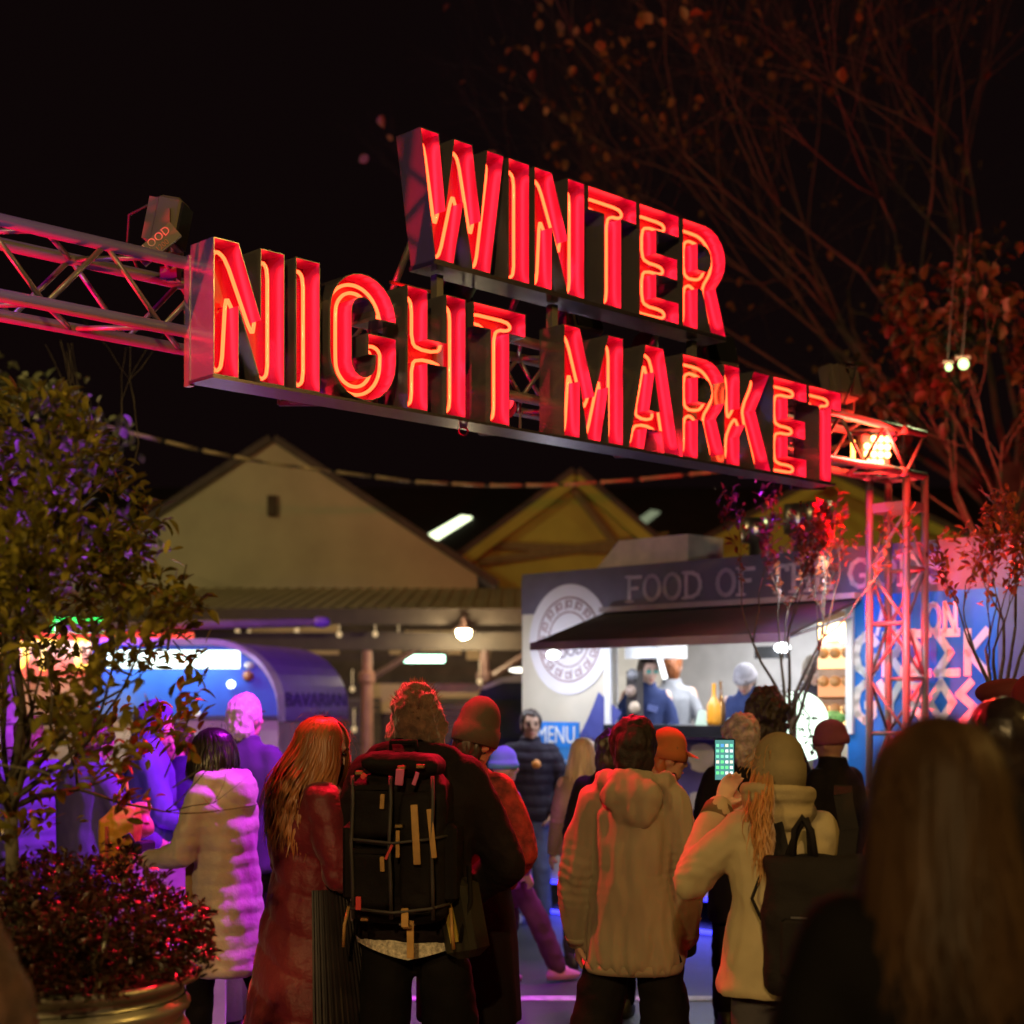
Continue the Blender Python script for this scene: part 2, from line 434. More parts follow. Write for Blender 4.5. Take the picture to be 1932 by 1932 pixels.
# verandah awning across the front
aw = thing('verandah', 'long market verandah with pale sloping awning and dark gutter', 'verandah', (0, 22, .1))
za, zb_ = ZV(1098, 24.6) - .1, ZV(1152, 21.5) - .1
xs0, xs1 = XU(-60, 22), XU(1150, 22)
sl = MB(); slab(sl, [(xs0, 4.0, za), (xs1, 4.0, za), (xs1, -.5, zb_), (xs0, -.5, zb_)], .05)
n_ = int((xs1-xs0)/.2)
for i in range(n_):
    x = xs0 + i*.2
    a_, b_ = V((x, 4.0, za+.012)), V((x, -.5, zb_+.012)); sl.tube([a_, b_], .018, 5)
sl.build('awning_sheet', tinr, aw)
gu = MB(); gu.b2((xs0, -.66, zb_-.2), (xs1, -.5, zb_+.02)); gu.build('gutter', fascia, aw)
be = MB(); be.b2((xs0, -.4, zb_-.55), (xs1, -.25, zb_-.3)); be.build('beam', fascia, aw)
for u in (250, 480, 697, 915, 1120):
    x = XU(u, 22); pz = zb_ - .55
    po = MB(); po.lathe([(.11, 0), (.11, .5), (.085, .55), (.085, 1.9), (.12, 1.95), (.12, 2.05), (.075, 2.1), (.07, pz)], 14, (x, -.32, 0)); po.build('post', steel_dk if u != 697 else M('post_pink_iron', (.34, .17, .12), .5), aw)
    bk = MB(); bk.tube([(x, -.32, 1.95), (x+.75, -.32, pz+.05)], .05, 8); bk.build('bracket', steel_dk, aw)
# hall behind the verandah
hw = thing('hall_wall', 'warm lit hall wall with dark shutters under the verandah', 'wall', (0, 27.6, .1))
warm = M('warm_plaster', (.5, .38, .24), .8, var=.2, scale=.8)
MB().b2((-12, 0, 0), (8, .3, 3.4)).build('wall_face', M('dark_brick', (.05, .035, .03), .8, var=.4, scale=3), hw)
for (u0, v0, u1, v1) in ((470, 1175, 640, 1235), (765, 1190, 870, 1235), (880, 1200, 925, 1245), (700, 1290, 790, 1345), (800, 1295, 925, 1380), (735, 1205, 760, 1235)):
    MB().b2((XU(u0, 27.6), -.06, ZV(v1, 27.6)-.1), (XU(u1, 27.6), 0, ZV(v0, 27.6)-.1)).build('sign_panel', warm, hw)
shm = M('roller_shutter', (.09, .075, .07), .5, metal=.4)
for i in range(5):
    sh = MB(); x = -8.5 + i*2.6
    for j in range(14): sh.box((x, -.1, .12 + j*.12), (1.9, .06, .1))
    sh.build('shutter', shm, hw)
# banner seen between the posts
bt = MB(); bt.b2((XU(800, 25), 0, ZV(1306, 25)), (XU(905, 25), .05, ZV(1290, 25))); o = bt.build('banner', M('banner_cloth', (.7, .5, .34), .7)); o.location = (0, 25, 0)
tag(o, 'narrow pale peach banner hung above the parked dark van', 'banner')
# hall lamps
t = thing('tube_light', 'glowing greenish white fluorescent tube under the verandah', 'light', P(801, 1243, 22.4))
MB().tube([(-.29, 0, 0), (.29, 0, 0)], .055, 10).build('tube', E('fluorescent_tube', (.55, 1, .72), 7), t, True)
MB().b2((-.34, -.05, .055), (.34, .05, .1)).build('fitting', steel_dk, t)
MB().tube([(-.2, 0, .1), (-.2, 0, .6)], .01, 6).tube([(.2, 0, .1), (.2, 0, .6)], .01, 6).build('hanger', steel_dk, t)
t = thing('floodlight', 'dazzling warm white lamp under the verandah gutter', 'light', P(875, 1193, 21.2))
MB().ell((0, 0, 0), (.1, .1, .1)).build('bulb', E('warm_bulb', (1, .86, .5), 60), t, True)
MB().lathe([(.04, .2), (.05, .12), (.14, .05), (.15, .03)], 16, cap=False).build('lamp_shade', steel_dk, t, True)
lamp('POINT', 'bulb_glow', 90, (1, .8, .45), t, (0, -.2, -.05), size=.1)
lamp('POINT', 'hall_glow', 60, (1, .72, .4), hw, (-3.2, -2.4, 2.6), size=.3)
lamp('POINT', 'hall_glow', 60, (1, .72, .4), hw, (-.5, -2.0, 2.6), size=.3)
bulb_lb = ['dim bulb above the left half of the food van roof', 'dim bulb at the far left above the food van', 'dim bulb at the head of the pink verandah post', 'dim bulb just left of the verandah bracket', 'dim bulb right of the dazzling lamp, next to the food truck',
           'dim bulb at the right end of the peach banner', 'dim bulb beside the text of the food van', 'lowest dim bulb, below the food van text', 'dim bulb left of the pink post, level with the gutter', 'dim bulb over the right end of the food van', 'dim bulb hidden near the edge of the food truck']
for i, (u, v) in enumerate(((470, 1195), (448, 1192), (708, 1196), (752, 1212), (1030, 1196), (905, 1286), (665, 1300), (668, 1376), (640, 1197), (560, 1190), (1000, 1300))):
    o = MB().ell((0, 0, 0), (.038, .038, .045), 10, 6).tube([(0, 0, .06), (0, 0, .3)], .008, 5).build('hanging_bulb', E('dim_bulb', (1, .68, .34), .75), None, True)
    o.location = P(u, v, 23.5 - (i % 3))
    tag(o, bulb_lb[i], 'bulb', 'small bulbs under the verandah')
# ------------------------------------------------------------------ festoon cable
fc = thing('festoon_cable', 'sagging cable wrapped with unlit lamps in front of the gables', 'cable', P(780, 910, 18))
pts = [(110, 782), (240, 815), (380, 850), (500, 873), (630, 890), (780, 909), (920, 916), (1060, 915), (1200, 905), (1390, 886), (1560, 850), (1700, 800)]
w3 = [P(u, v, 18) - fc.location for u, v in pts]
MB().tube(w3, .012, 6).build('wire', M('black_cable', (.02, .02, .02), .6), fc)
fm = M('lamp_sleeve', (.26, .20, .12), .5, var=.3)
for i in range(len(w3)-1):
    a, b = w3[i], w3[i+1]
    for f0, f1 in ((.05, .46), (.54, .95)):
        p, q = a.lerp(b, f0), a.lerp(b, f1)
        sv = MB().tube([p, q], .021, 8)
        m_ = p.lerp(q, .02); sv.ell(m_, (.028, .028, .028), 8, 6)
        sv.build('lamp_sleeve', fm, fc, True)
# ------------------------------------------------------------------ truss gateway
A = P(403, 708, 6.0); B = P(1585, 745, 9.03)
dv = V((B.x - A.x, B.y - A.y, 0)); LS = dv.length; dv.normalize()
ANG = math.atan2(dv.y, dv.x); yv = V((-dv.y, dv.x, 0))
ORG = V((A.x, A.y, 0))
ZB = ZV(706, 6.0); HL = 260 * 6.0 / FPX            # foot and height of the lower letters
def S_of(u, y=0.0):
    k_ = (u - CEN) / FPX
    o = ORG + yv * y
    return (k_ * o.y - o.x) / (dv.x - k_ * dv.y)
def Yat(s, y=0.0): return (ORG + dv*s + yv*y).y
def SZ(u, v, y=0.0):
    s = S_of(u, y); return s, ZV(v, Yat(s, y))
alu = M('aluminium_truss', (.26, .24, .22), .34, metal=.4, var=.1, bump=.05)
TY0, TS = .21, .275
zt = 3.51; zl = zt - TS
s_end = S_of(1745, TY0); s_leg = S_of(1710, TY0)
s_beg = -3.6
gt = thing('truss_gateway', 'box truss gateway of silver tubes carrying the red neon sign', 'gateway', ORG, ANG)
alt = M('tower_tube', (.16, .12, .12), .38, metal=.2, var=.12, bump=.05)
def chord(a, b, r=.025): return MB().tube([a, b], r, 12).build('chord', alu, gt, True)
def brace(a, b, r=.011, m=None): return MB().tube([a, b], r, 8).build('brace', m or alu, gt, True)
Y0, Y1 = TY0, TY0 + TS
for y in (Y0, Y1):
    for z in (zt, zl):
        chord((s_beg, y, z), (s_end, y, z))
step = .5
x = s_beg; i = 0
while x < s_end - .1:
    x2 = min(x + step/2, s_end)
    up = i % 2 == 0
    for y in (Y0, Y1):
        brace((x, y, zl if up else zt), (x2, y, zt if up else zl))
    for z in (zt, zl):
        brace((x, Y0 if up else Y1, z), (x2, Y1 if up else Y0, z))
    x = x2; i += 1
for sj in (-1.55, 1.0, 3.2, s_leg - .03):       # splice collars
    for y in (Y0, Y1):
        for z in (zt, zl):
            MB().tube([(sj-.05, y, z), (sj+.05, y, z)], .03, 12).build('collar', alu, gt, True)
def tower(sa, sb):
    for s in (sa, sb):
        for y in (Y0, Y1):
            MB().tube([(s, y, .02), (s, y, zl)], .025, 12).build('leg', alt, gt, True)
    zj = zl - .21
    for zz in (zj, zl - .01, .06):
        pl = MB(); t_ = .06 if zz == zj else .02
        pl.b2((sa-.005, Y0-.006, zz-t_/2), (sb+.005, Y0+.006, zz+t_/2)); pl.b2((sa-.005, Y1-.006, zz-t_/2), (sb+.005, Y1+.006, zz+t_/2))
        pl.b2((sa-.006, Y0+.008, zz-t_/2), (sa+.006, Y1-.008, zz+t_/2)); pl.b2((sb-.006, Y0+.008, zz-t_/2), (sb+.006, Y1-.008, zz+t_/2))
        pl.build('splice_plate', alt, gt)
    z = zj - .04; i = 0; st = .36
    while z > .3:
        z2 = z - st
        up = i % 2 == 0
        brace((sa if up else sb, Y0, z), (sb if up else sa, Y0, z2), m=alt); brace((sb if up else sa, Y1, z), (sa if up else sb, Y1, z2), m=alt)
        brace((sa, Y0 if up else Y1, z), (sa, Y1 if up else Y0, z2), m=alt); brace((sb, Y1 if up else Y0, z), (sb, Y0 if up else Y1, z2), m=alt)
        if i % 2: brace((sa, Y1, z2), (sb, Y1, z2), .014, alt); brace((sa, Y0, z2), (sa, Y1, z2), .014, alt)
        else: brace((sa, Y0, z2), (sb, Y0, z2), .014, alt); brace((sb, Y0, z2), (sb, Y1, z2), .014, alt)
        z = z2; i += 1
    MB().b2((sa-.2, Y0-.2, 0), (sb+.2, Y1+.2, .02)).build('base_plate', alu, gt)
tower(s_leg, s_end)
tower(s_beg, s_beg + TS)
# ------------------------------------------------------------------ letters
def arc(cx, cy, rx, ry, a0, a1, n):
    return [(cx + rx*math.cos(R(a0 + (a1-a0)*i/n)), cy + ry*math.sin(R(a0 + (a1-a0)*i/n))) for i in range(n+1)]
t = .215
def glyph(c):
    if c == 'I': return [(0, 0), (t, 0), (t, 1), (0, 1)], [], t
    if c == 'N':
        w = .62; return [(0, 0), (t, 0), (t, .52), (w-t, 0), (w, 0), (w, 1), (w-t, 1), (w-t, .48), (t, 1), (0, 1)], [], w
    if c == 'H':
        w = .62; return [(0, 0), (t, 0), (t, .39), (w-t, .39), (w-t, 0), (w, 0), (w, 1), (w-t, 1), (w-t, .6), (t, .6), (t, 1), (0, 1)], [], w
    if c == 'T':
        w = .58; a = (w-t)/2; return [(a, 0), (a+t, 0), (a+t, .79), (w, .79), (w, 1), (0, 1), (0, .79), (a, .79)], [], w
    if c == 'E':
        w = .5; return [(0, 0), (w, 0), (w, .2), (t, .2), (t, .4), (w-.02, .4), (w-.02, .6), (t, .6), (t, .8), (w, .8), (w, 1), (0, 1)], [], w
    if c == 'M':
        w = .82; q = w/2
        return [(0, 0), (t, 0), (t, .5), (q-.09, 0), (q+.09, 0), (w-t, .5), (w-t, 0), (w, 0), (w, 1), (w-t, 1), (q, .42), (t, 1), (0, 1)], [], w
    if c == 'W':
        w = 1.0; return [(0, 1), (.17, 0), (.39, 0), (.5, .5), (.61, 0), (.83, 0), (1.0, 1), (.785, 1), (.71, .42), (.61, 1), (.39, 1), (.29, .42), (.215, 1)], [], w
    if c == 'A':
        w = .7; return [(0, 0), (.21, 0), (.25, .2), (.45, .2), (.49, 0), (.7, 0), (.475, 1), (.225, 1)], [[(.285, .39), (.415, .39), (.35, .74)]], w
    if c == 'K':
        w = .66; return [(0, 0), (t, 0), (t, .3), (.285, .42), (.43, 0), (.66, 0), (.435, .6), (.64, 1), (.41, 1), (t, .6), (t, 1), (0, 1)], [], w
    if c == 'R':
        w = .62
        o = [(0, 0), (t, 0), (t, .38), (.275, .38), (.4, 0), (.63, 0), (.475, .43)] + arc(.32, .71, .3, .29, -35, 90, 7) + [(0, 1)]
        return o, [[(t, .57)] + arc(.31, .685, .095, .115, -80, 80, 6) + [(t, .8)]], w
    if c == 'G':
        w = .64; cx = .32
        o = arc(cx, .5, .32, .5, 25, 335, 26)
        o = arc(cx, .66, .32, .34, 8, 180, 12) + arc(cx, .34, .32, .34, 180, 360, 12) + [(.64, .54), (.36, .54), (.36, .37), (.43, .37)] + arc(cx, .31, .11, .12, 0, -180, 8) + arc(cx, .69, .11, .12, 180, 0, 8) + [(.43, .66), (.64, .66)]
        return o, [], w
def area(p): return sum(p[i][0]*p[(i+1) % len(p)][1] - p[(i+1) % len(p)][0]*p[i][1] for i in range(len(p)))/2
def offset(p, d):
    "move every edge of a counter-clockwise ring inwards by d"
    n = len(p); out = []
    for i in range(n):
        a, b, c = V(p[i-1]), V(p[i]), V(p[(i+1) % n])
        e1, e2 = (b-a), (c-b)
        if e1.length < 1e-6 or e2.length < 1e-6: continue
        e1.normalize(); e2.normalize()
        n1, n2 = V((-e1.y, e1.x)), V((-e2.y, e2.x))
        m_ = n1 + n2; L = m_.length
        if L < .15: m_ = n1; k_ = 1
        else:
            m_.normalize(); k_ = min(1/max(m_.dot(n1), .3), 2.2)
        out.append((b.x + m_.x*d*k_, b.y + m_.y*d*k_))
    return out
def chaikin(p, it=2, r=.22):
    for _ in range(it):
        q = []
        for i in range(len(p)):
            a, b = V(p[i]), V(p[(i+1) % len(p)]); L = (b-a).length
            f = min(.03/L, .3) if L > 0 else .3
            q.append(tuple(a.lerp(b, f))); q.append(tuple(a.lerp(b, 1-f)))
        p = q
    return p
mir = M('mirror_steel', (.50, .46, .47), .2, metal=.8, var=.12, scale=3, bump=.12, bscale=7)
redp = M('neon_lit_enamel', (.80, .10, 1.0), .30, metal=.75, var=.05)  # magenta tint stands in for the pink neon glow on the walls
redb = M('red_back_enamel', (.42, .012, .08), .3, var=.12, spec=.5)
neon = E('neon_gas', (7.0, .42, .11), 1.0)
neon.node_tree.nodes['Principled BSDF'].inputs['Roughness'].default_value = .1
DEP, TUB, TRO = .165, .072, .115
def letter(c, s0, s1, z0, h, label, word):
    o, holes, w = glyph(c)
    if area(o) < 0: o = o[::-1]
    hs = [hh if area(hh) < 0 else hh[::-1] for hh in holes]
    fx = (s1 - s0)/w
    def sc_(p): return [(q[0]*fx, q[1]*h) for q in p]
    O = sc_(o); H_ = [sc_(q) for q in hs]
    root = thing('sign_letter', label, 'sign letter', ORG + dv*s0 + V((0, 0, z0)), ANG, 'letters of the word ' + word)
    wt = .004
    rt = MB(); li = MB(); tb = MB()
    for p in [O] + H_:
        q = offset(p, wt)
        if len(q) != len(p): q = p
        n = len(p)
        vs = [(a[0], 0, a[1]) for a in p] + [(a[0], DEP, a[1]) for a in p] + [(a[0], 0, a[1]) for a in q]
        rt.add(vs, [(i, (i+1) % n, n+(i+1) % n, n+i) for i in range(n)] + [(i, 2*n+i, 2*n+(i+1) % n, (i+1) % n) for i in range(n)])
        vs = [(a[0], .0005, a[1]) for a in q] + [(a[0], TRO, a[1]) for a in q]
        li.add(vs, [(i, n+i, n+(i+1) % n, (i+1) % n) for i in range(n)])
        tp = chaikin(offset(p, .034 if h > .5 else .03))
        tb.loop([(a[0], TUB, a[1]) for a in tp], .0078)
        st = max(1, len(tp)//7)
        for j in range(0, len(tp), st):              # glass stand-offs
            a = tp[j]; li.tube([(a[0], TUB+.005, a[1]), (a[0], TRO, a[1])], .004, 5)
    flat = O + [x for q in H_ for x in q]
    tr = tessellate_polygon([[V((a[0], a[1], 0)) for a in p] for p in [O] + H_])
    bp_ = MB(); bp_.add([(a[0], TRO-.0005, a[1]) for a in flat], [tuple(x) for x in tr])
    rt.add([(a[0], DEP, a[1]) for a in flat], [tuple(x) for x in tr])
    rt.build('steel_return', mir, root)
    li.build('trough_wall', redp, root)
    bp_.build('back_panel', redb, root)
    tb.build('neon_tube', neon, root, True)
    # two fixing screws on the side
    return root
ords = ['first', 'second', 'third', 'fourth', 'fifth', 'sixth']
low = [('N', 403, 537), ('I', 558, 604), ('G', 622, 748), ('H', 768, 879), ('T', 893, 992), None, ('M', 1064, 1176), ('A', 1186, 1282), ('R', 1288, 1370), ('K', 1366, 1455), ('E', 1459, 1522), ('T', 1526, 1587)]
desc = {'N': 'red neon letter N at the left end of NIGHT MARKET, largest of the sign', 'I': 'red neon letter I between N and G in NIGHT', 'G': 'round red neon letter G in NIGHT', 'H': 'red neon letter H in NIGHT'}
seen = 0
for k_, it in enumerate(low):
    if it is None: continue
    c, u0, u1 = it
    wd = 'NIGHT' if k_ < 5 else 'MARKET'
    if c == 'T': lb = 'red neon letter T ending NIGHT, before the gap' if wd == 'NIGHT' else 'red neon letter T ending MARKET at the right end of the sign'
    else: lb = desc.get(c, 'red neon letter %s, %s letter of MARKET' % (c, ords[k_-6] if k_ > 5 else '')) if wd == 'NIGHT' else 'red neon letter %s, %s letter of MARKET' % (c, ords[k_-6])
    letter(c, S_of(u0), S_of(u1), ZB, HL, lb, wd)
s_w0, zwb = SZ(787, 480); _, zwt = SZ(795, 240)
HW = zwt - zwb
for k_, (c, u0, u1) in enumerate([('W', 793, 951), ('I', 959, 999), ('N', 1008, 1103), ('T', 1109, 1201), ('E', 1206, 1281), ('R', 1288, 1369)]):
    letter(c, S_of(u0), S_of(u1), zwb, HW, 'red neon letter %s, %s letter of WINTER in the upper row' % (c, ords[k_]), 'WINTER')
# ------------------------------------------------------------------ rails and struts of the sign
rail_ = M('rail_steel', (.22, .18, .22), .25, metal=.85, var=.1)
fr = thing('sign_supports', 'steel rails and struts that hold the two rows of neon letters', 'frame', ORG, ANG)
MB().b2((S_of(403)-.005, -.004, ZB-.014), (S_of(1572)+.02, .17, ZB-.002)).build('lower_rail', rail_, fr)
MB().b2((S_of(793)+.08, -.002, zwb-.022), (S_of(1366)+.02, .17, zwb-.002)).build('upper_rail', rail_, fr)
for u in (826, 1043, 1306):
    s = S_of(u, .1)
    MB().b2((s-.02, .085, zt-.3), (s+.02, .125, zwb-.03)).build('post', alu, fr)
for u in (826, 1043, 1306):
    s = S_of(u, .1)
    MB().tube([(s-.02, .15, zwb + HW*.55), (s-.04, .46, zt+.02)], .016, 8).build('strut', alu, fr, True)
for u in (560, 700, 900, 1130, 1330, 1500):
    s = S_of(u, .19)
    MB().b2((s-.02, .168, ZB), (s+.02, .185, zt+.02)).build('hanger_plate', alu, fr)
MB().tube([(S_of(826, .13), .13, zt+.1), (S_of(735, .3), .3, zt+.16)], .008, 6).build('tie_rod', M('red_rod', (.5, .05, .04), .4), fr, True)
# side plate that steps back behind the first N
MB().b2((-.004, .166, ZB-.02), (.02, .205, ZB+HL*.93)).build('end_plate', mir, fr)
# dangling pink cable tie
cb = MB().tube([(S_of(880, .1)+.03*math.cos(a*.6), .12, ZB-.03+.018*math.sin(a*.6)) for a in range(11)], .004, 5)
cb.build('cable_tie', M('pink_cable', (.6, .05, .15), .5), fr, True)
# ------------------------------------------------------------------ stage lamps on the truss
blk = M('black_housing', (.16, .13, .10), .5, var=.15)
def flood(label, u, y, zz, yaw, tilt, col, wide=.26, power=0, led=None, txt=False, aimto=None, spot=70):
    s = S_of(u, y)
    loc = ORG + dv*s + yv*y + V((0, 0, zz))
    rt = thing('floodlight', label, 'floodlight', loc, yaw, 'floodlights on the truss')
    rx = Matrix.Rotation(tilt, 3, 'X')
    bd = MB(); bd.box((0, 0, 0), (wide, .1, .2), bev=.012)
    for i in range(7):
        bd.box((-wide/2 + wide*(i+.5)/7, .065, 0), (.008, .04, .17))
    bd.xf(rx.to_4x4()); bd.v = [q + V((0, 0, .2)) for q in bd.v]; bd.build('housing', blk, rt)
    ln = MB(); ln.box((0, -.055, 0), (wide*.88, .01, .165)); ln.xf(rx.to_4x4()); ln.v = [q + V((0, 0, .2)) for q in ln.v]
    ln.build('lens', led or M('dark_lens', (.02, .02, .02), .6, spec=.1), rt)
    yk = MB()
    for sx in (-1, 1): yk.b2((sx*(wide/2+.012)-.006, -.025, .05), (sx*(wide/2+.012)+.006, .025, .24))
    yk.b2((-wide/2-.018, -.02, .035), (wide/2+.018, .02, .048)); yk.build('yoke', blk, rt)
    MB().tube([(0, 0, -.03), (0, 0, .05)], .02, 8).box((0, 0, -.0), (.06, .07, .05)).build('clamp', blk, rt)
    MB().tube([(wide*.2, .09, .3), (wide*.5, .2, .27), (wide*.75, .22, .16), (wide*.78, .16, .02)], .007, 6).build('cable', M('black_cable', (.02,)*3, .6), rt, True)
    if power:
        lamp('SPOT', 'beam', power, col, None, loc + V((0, 0, .2)), aimto, .05, spot, .7)
    return rt
PUR = (.42, .04, 1.0)
f1 = flood('tall floodlight marked FLOOD standing on the truss left of the letter N', 322, .33, zt-.02, R(150), .2, PUR, .14)
pl = MB(); m_ = Matrix.Rotation(R(-42), 3, 'Y')
pl.box((-.10, -.10, .085), (.19, .02, .07), m_); f1n = pl.build('name_plate', blk, f1)
tm = text_mesh('FLOOD', .045, .001)
# the plate faces the camera side of the gate

lt = link('lettering', tm, M('pale_print', (.85, .5, .45), .6), f1)
for q in tm.vertices: q.co = m_ @ V((q.co.x, -.001 - q.co.z, q.co.y + .003)) + V((-.10, -.112, .085))
tm2 = text_mesh('1200', .03, .001)
l2 = link('lettering', tm2, M('orange_print', (.7, .25, .16), .6), f1)
for q in tm2.vertices: q.co = m_ @ V((q.co.x+.01, -.001 - q.co.z, q.co.y - .027)) + V((-.10, -.112, .085))
f1.rotation_euler = (0, 0, R(84))
for o_ in (f1n, lt, l2): o_.rotation_euler = (0, 0, R(-76)); o_.location = (0, -.06, 0)
flood('floodlight tucked under the word WINTER above the second M', 1095, .36, zt+.04, R(40), -.3, PUR, .2)
flood('floodlight on the truss just below the R of WINTER', 1350, .36, zt+.04, R(35), -.3, PUR, .24)
f4 = flood('finned floodlight on the truss above the last letters of MARKET', 1582, .36, zt+.04, R(-130), .2, PUR, .3)
for i_, (s_, x_, y_) in enumerate(((.75, -.5, 5.9), (1.9, .35, 5.9), (2.9, 1.1, 5.6), (4.0, 1.9, 5.2))):
    lc = ORG + dv*s_ + yv*.36 + V((0, 0, 3.22))
    par_can(('first', 'second', 'third', 'fourth')[i_] + ' from the left of four added red stage lamps slung low behind the lettering', lc, (x_, y_, 1.2), (1, .008, .03), 520, 78, .04)  # added for red rims on the heads and shoulders below
par_can('added red stage lamp under the end of the lettering turned to the truss tower', ORG + dv*4.5 + yv*.34 + V((0, 0, 3.2)), ORG + dv*(s_leg+.1) + yv*.3 + V((0, 0, 1.9)), (1, .001, .012), 1600, 34, .04)  # added to turn the left faces of the tower red
# red LED fixture inside the right end of the beam
loc = ORG + dv*S_of(1655, .3) + yv*.3 + V((0, 0, zl+.13))
ld = thing('led_panel', 'burning hot red and white LED lamp inside the right end of the truss', 'stage light', loc, ANG + R(-30))
MB().box((0, .05, 0), (.2, .06, .22), bev=.01).build('housing', blk, ld)
le = E('led_hot', (12, 5.5, 1.6), 1.0)
for i in range(4):
    for j in range(4):
        if (i, j) in ((0, 3), (3, 0)): continue
        MB().lathe([(.022, 0), (.018, -.012), (.008, -.018)], 10, (-.072+i*.048, .0, -.075+j*.05), Matrix.Rotation(R(-90), 3, 'X')).build('led', le, ld, True)
lamp('POINT', 'led_spill', 80, (1, .03, .02), ld, (0, -.14, 0), size=.05)
MB().tube([(-.16, .02, -.1), (-.16, .02, .06)], .014, 8).build('side_tube', E('led_side', (10, 4.2, .6), 1.0), ld, True)
# ------------------------------------------------------------------ food truck
TO = P(985, 1325, 13.0); TA = math.atan2(-.714, .70)
td, tn = V((math.cos(TA), math.sin(TA), 0)), V((-math.sin(TA), math.cos(TA), 0))
TO = V((TO.x, TO.y, 0))
def TK(u, v=1325, y=0.0):
    k_ = (u - CEN)/FPX; o = TO + tn*y
    t_ = (k_*o.y - o.x)/(td.x - k_*td.y)
    return t_, ZV(v, (o + td*t_).y)
ft = thing('food_truck', 'grey headed Greek food truck with a lit serving window and blue end', 'food truck', TO, TA)
cm = M('cream_wrap', (.62, .56, .46), .45, var=.12, scale=2)
hd = M('slate_blue_header', (.13, .11, .17), .5, var=.1)
bl = M('bright_blue_wrap', (.012, .16, .62), .4, var=.12, scale=1.5)
wh = M('white_paint', (.75, .75, .78), .4, var=.06)
navy = M('navy_print', (.06, .07, .3), .5)
L_, D_, ZT, ZF = 5.4, 2.1, 2.79, .28
wl, wr, wz0, wz1 = 1.02, 3.22, 1.58, 2.46
def fb(lo, hi, name, mat, par=ft, bev=0): return MB().b2(lo, hi, bev).build(name, mat, par)
fb((0, 0, ZF), (wl, .06, 2.49), 'wall_panel', cm)
fb((wl, 0, ZF), (wr, .06, wz0-.02), 'wall_panel', cm)
fb((wr, 0, ZF), (L_-1.05, .06, 2.49), 'wall_panel', bl)
fb((L_-1.05, 0, ZF), (L_, .06, 2.49), 'wall_panel', M('slate_wrap', (.10, .12, .26), .5))
fb((0, -.006, 2.49), (L_, .06, ZT), 'header', hd)
fb((0, .06, ZF), (.05, D_, ZT), 'wall_panel', cm); fb((L_-.05, .06, ZF), (L_, D_, ZT), 'wall_panel', hd)
fb((.05, D_-.06, ZF), (L_-.05, D_, ZT), 'wall_panel', M('inner_grey', (.55, .53, .52), .5, var=.1))
fb((0, 0, ZT), (L_, D_, ZT+.04), 'roof', hd)
fb((.05, .06, .42), (L_-.05, D_-.06, .46), 'floor', M('checker_plate', (.2, .2, .2), .4, metal=.6))
fb((.05, .06, 2.72), (L_-.05, D_-.06, 2.75), 'ceiling', wh)
for x in (1.0, 4.3):
    for y in (.1, D_-.32):
        wlm = MB().lathe([(.2, -.11), (.33, -.1), (.33, .1), (.2, .11)], 20, (x, y+.11, .33), Matrix.Rotation(R(90), 3, 'X')); wlm.build('wheel', M('tyre', (.03,)*3, .8), ft, True)
# round logo
lz, lx, lr = 2.265, .555, .455
dk = MB(); dk.prism([(lx + lr*math.cos(a*math.pi/24), lz + lr*math.sin(a*math.pi/24)) for a in range(48)], -.012, -.0065)
lg = dk.build('logo_disc', M('logo_white', (.72, .68, .74), .45, var=.04), ft)
br_ = M('logo_brown', (.30, .16, .17), .5)
rg = MB()
for r_, w_ in ((.345, .012), (.225, .010)):
    n = 48
    o_ = [(lx + (r_+w_/2)*math.cos(2*math.pi*a/n), lz + (r_+w_/2)*math.sin(2*math.pi*a/n)) for a in range(n)]
    i_ = [(lx + (r_-w_/2)*math.cos(2*math.pi*a/n), lz + (r_-w_/2)*math.sin(2*math.pi*a/n)) for a in range(n)]
    rg.prism(o_, -.017, -.0122, [i_[::-1]])
for a in range(16):                                            # key pattern round the ring
    th = 2*math.pi*a/16; m_ = Matrix.Rotation(-th + math.pi/2, 3, 'Y'); c_ = V((lx + .285*math.cos(th), -.014, lz + .285*math.sin(th)))
    for (dx, dz, sx, sz) in ((-.03, 0, .011, .075), (0, .032, .07, .011), (.03, .008, .011, .055), (.008, -.016, .04, .011), (-.01, .004, .011, .03)):
        rg.box(c_ + m_ @ V((dx, 0, dz)), (sx, .003, sz), m_)
rg.build('logo_ring', br_, lg)
for tx, sz, dz in (('GREEK', .12, -.02), ('FOOD', .12, -.14)):
    tm = text_mesh(tx, sz, .002); o = link('lettering', tm, M('logo_dark', (.12, .05, .08), .5), lg)
    rr = Matrix.Rotation(R(-9), 3, 'Y')
    for q in tm.vertices: q.co = rr @ V((q.co.x, -.0145 - q.co.z, q.co.y)) + V((lx, 0, lz + dz))
# header words
t0 = TK(1185)[0]; t1 = TK(1792)[0]
def word(txt, par, mat, xa, xb, z, h, wid, y, dep=.006, serif=0.0):
    "one object per letter, set between xa and xb"
    end = strokes(MB(), txt, 0, 0, h, wid, 0, dep, 1, serif); k_ = (xb-xa)/end; x = 0
    for ch in txt:
        m_ = MB(); x = strokes(m_, ch, x, 0, h, wid, 0, dep, 1, serif)
        if not m_.v: continue
        for q in m_.v: q.x = q.x*k_ + xa; q.z += z; q.y += y
        m_.build('letter', mat, par)
word('FOOD OF THE GODS', ft, M('header_pink_letters', (.55, .45, .52), .5), t0, t1, 2.545, .195, .028, -.0065, .006, .03)
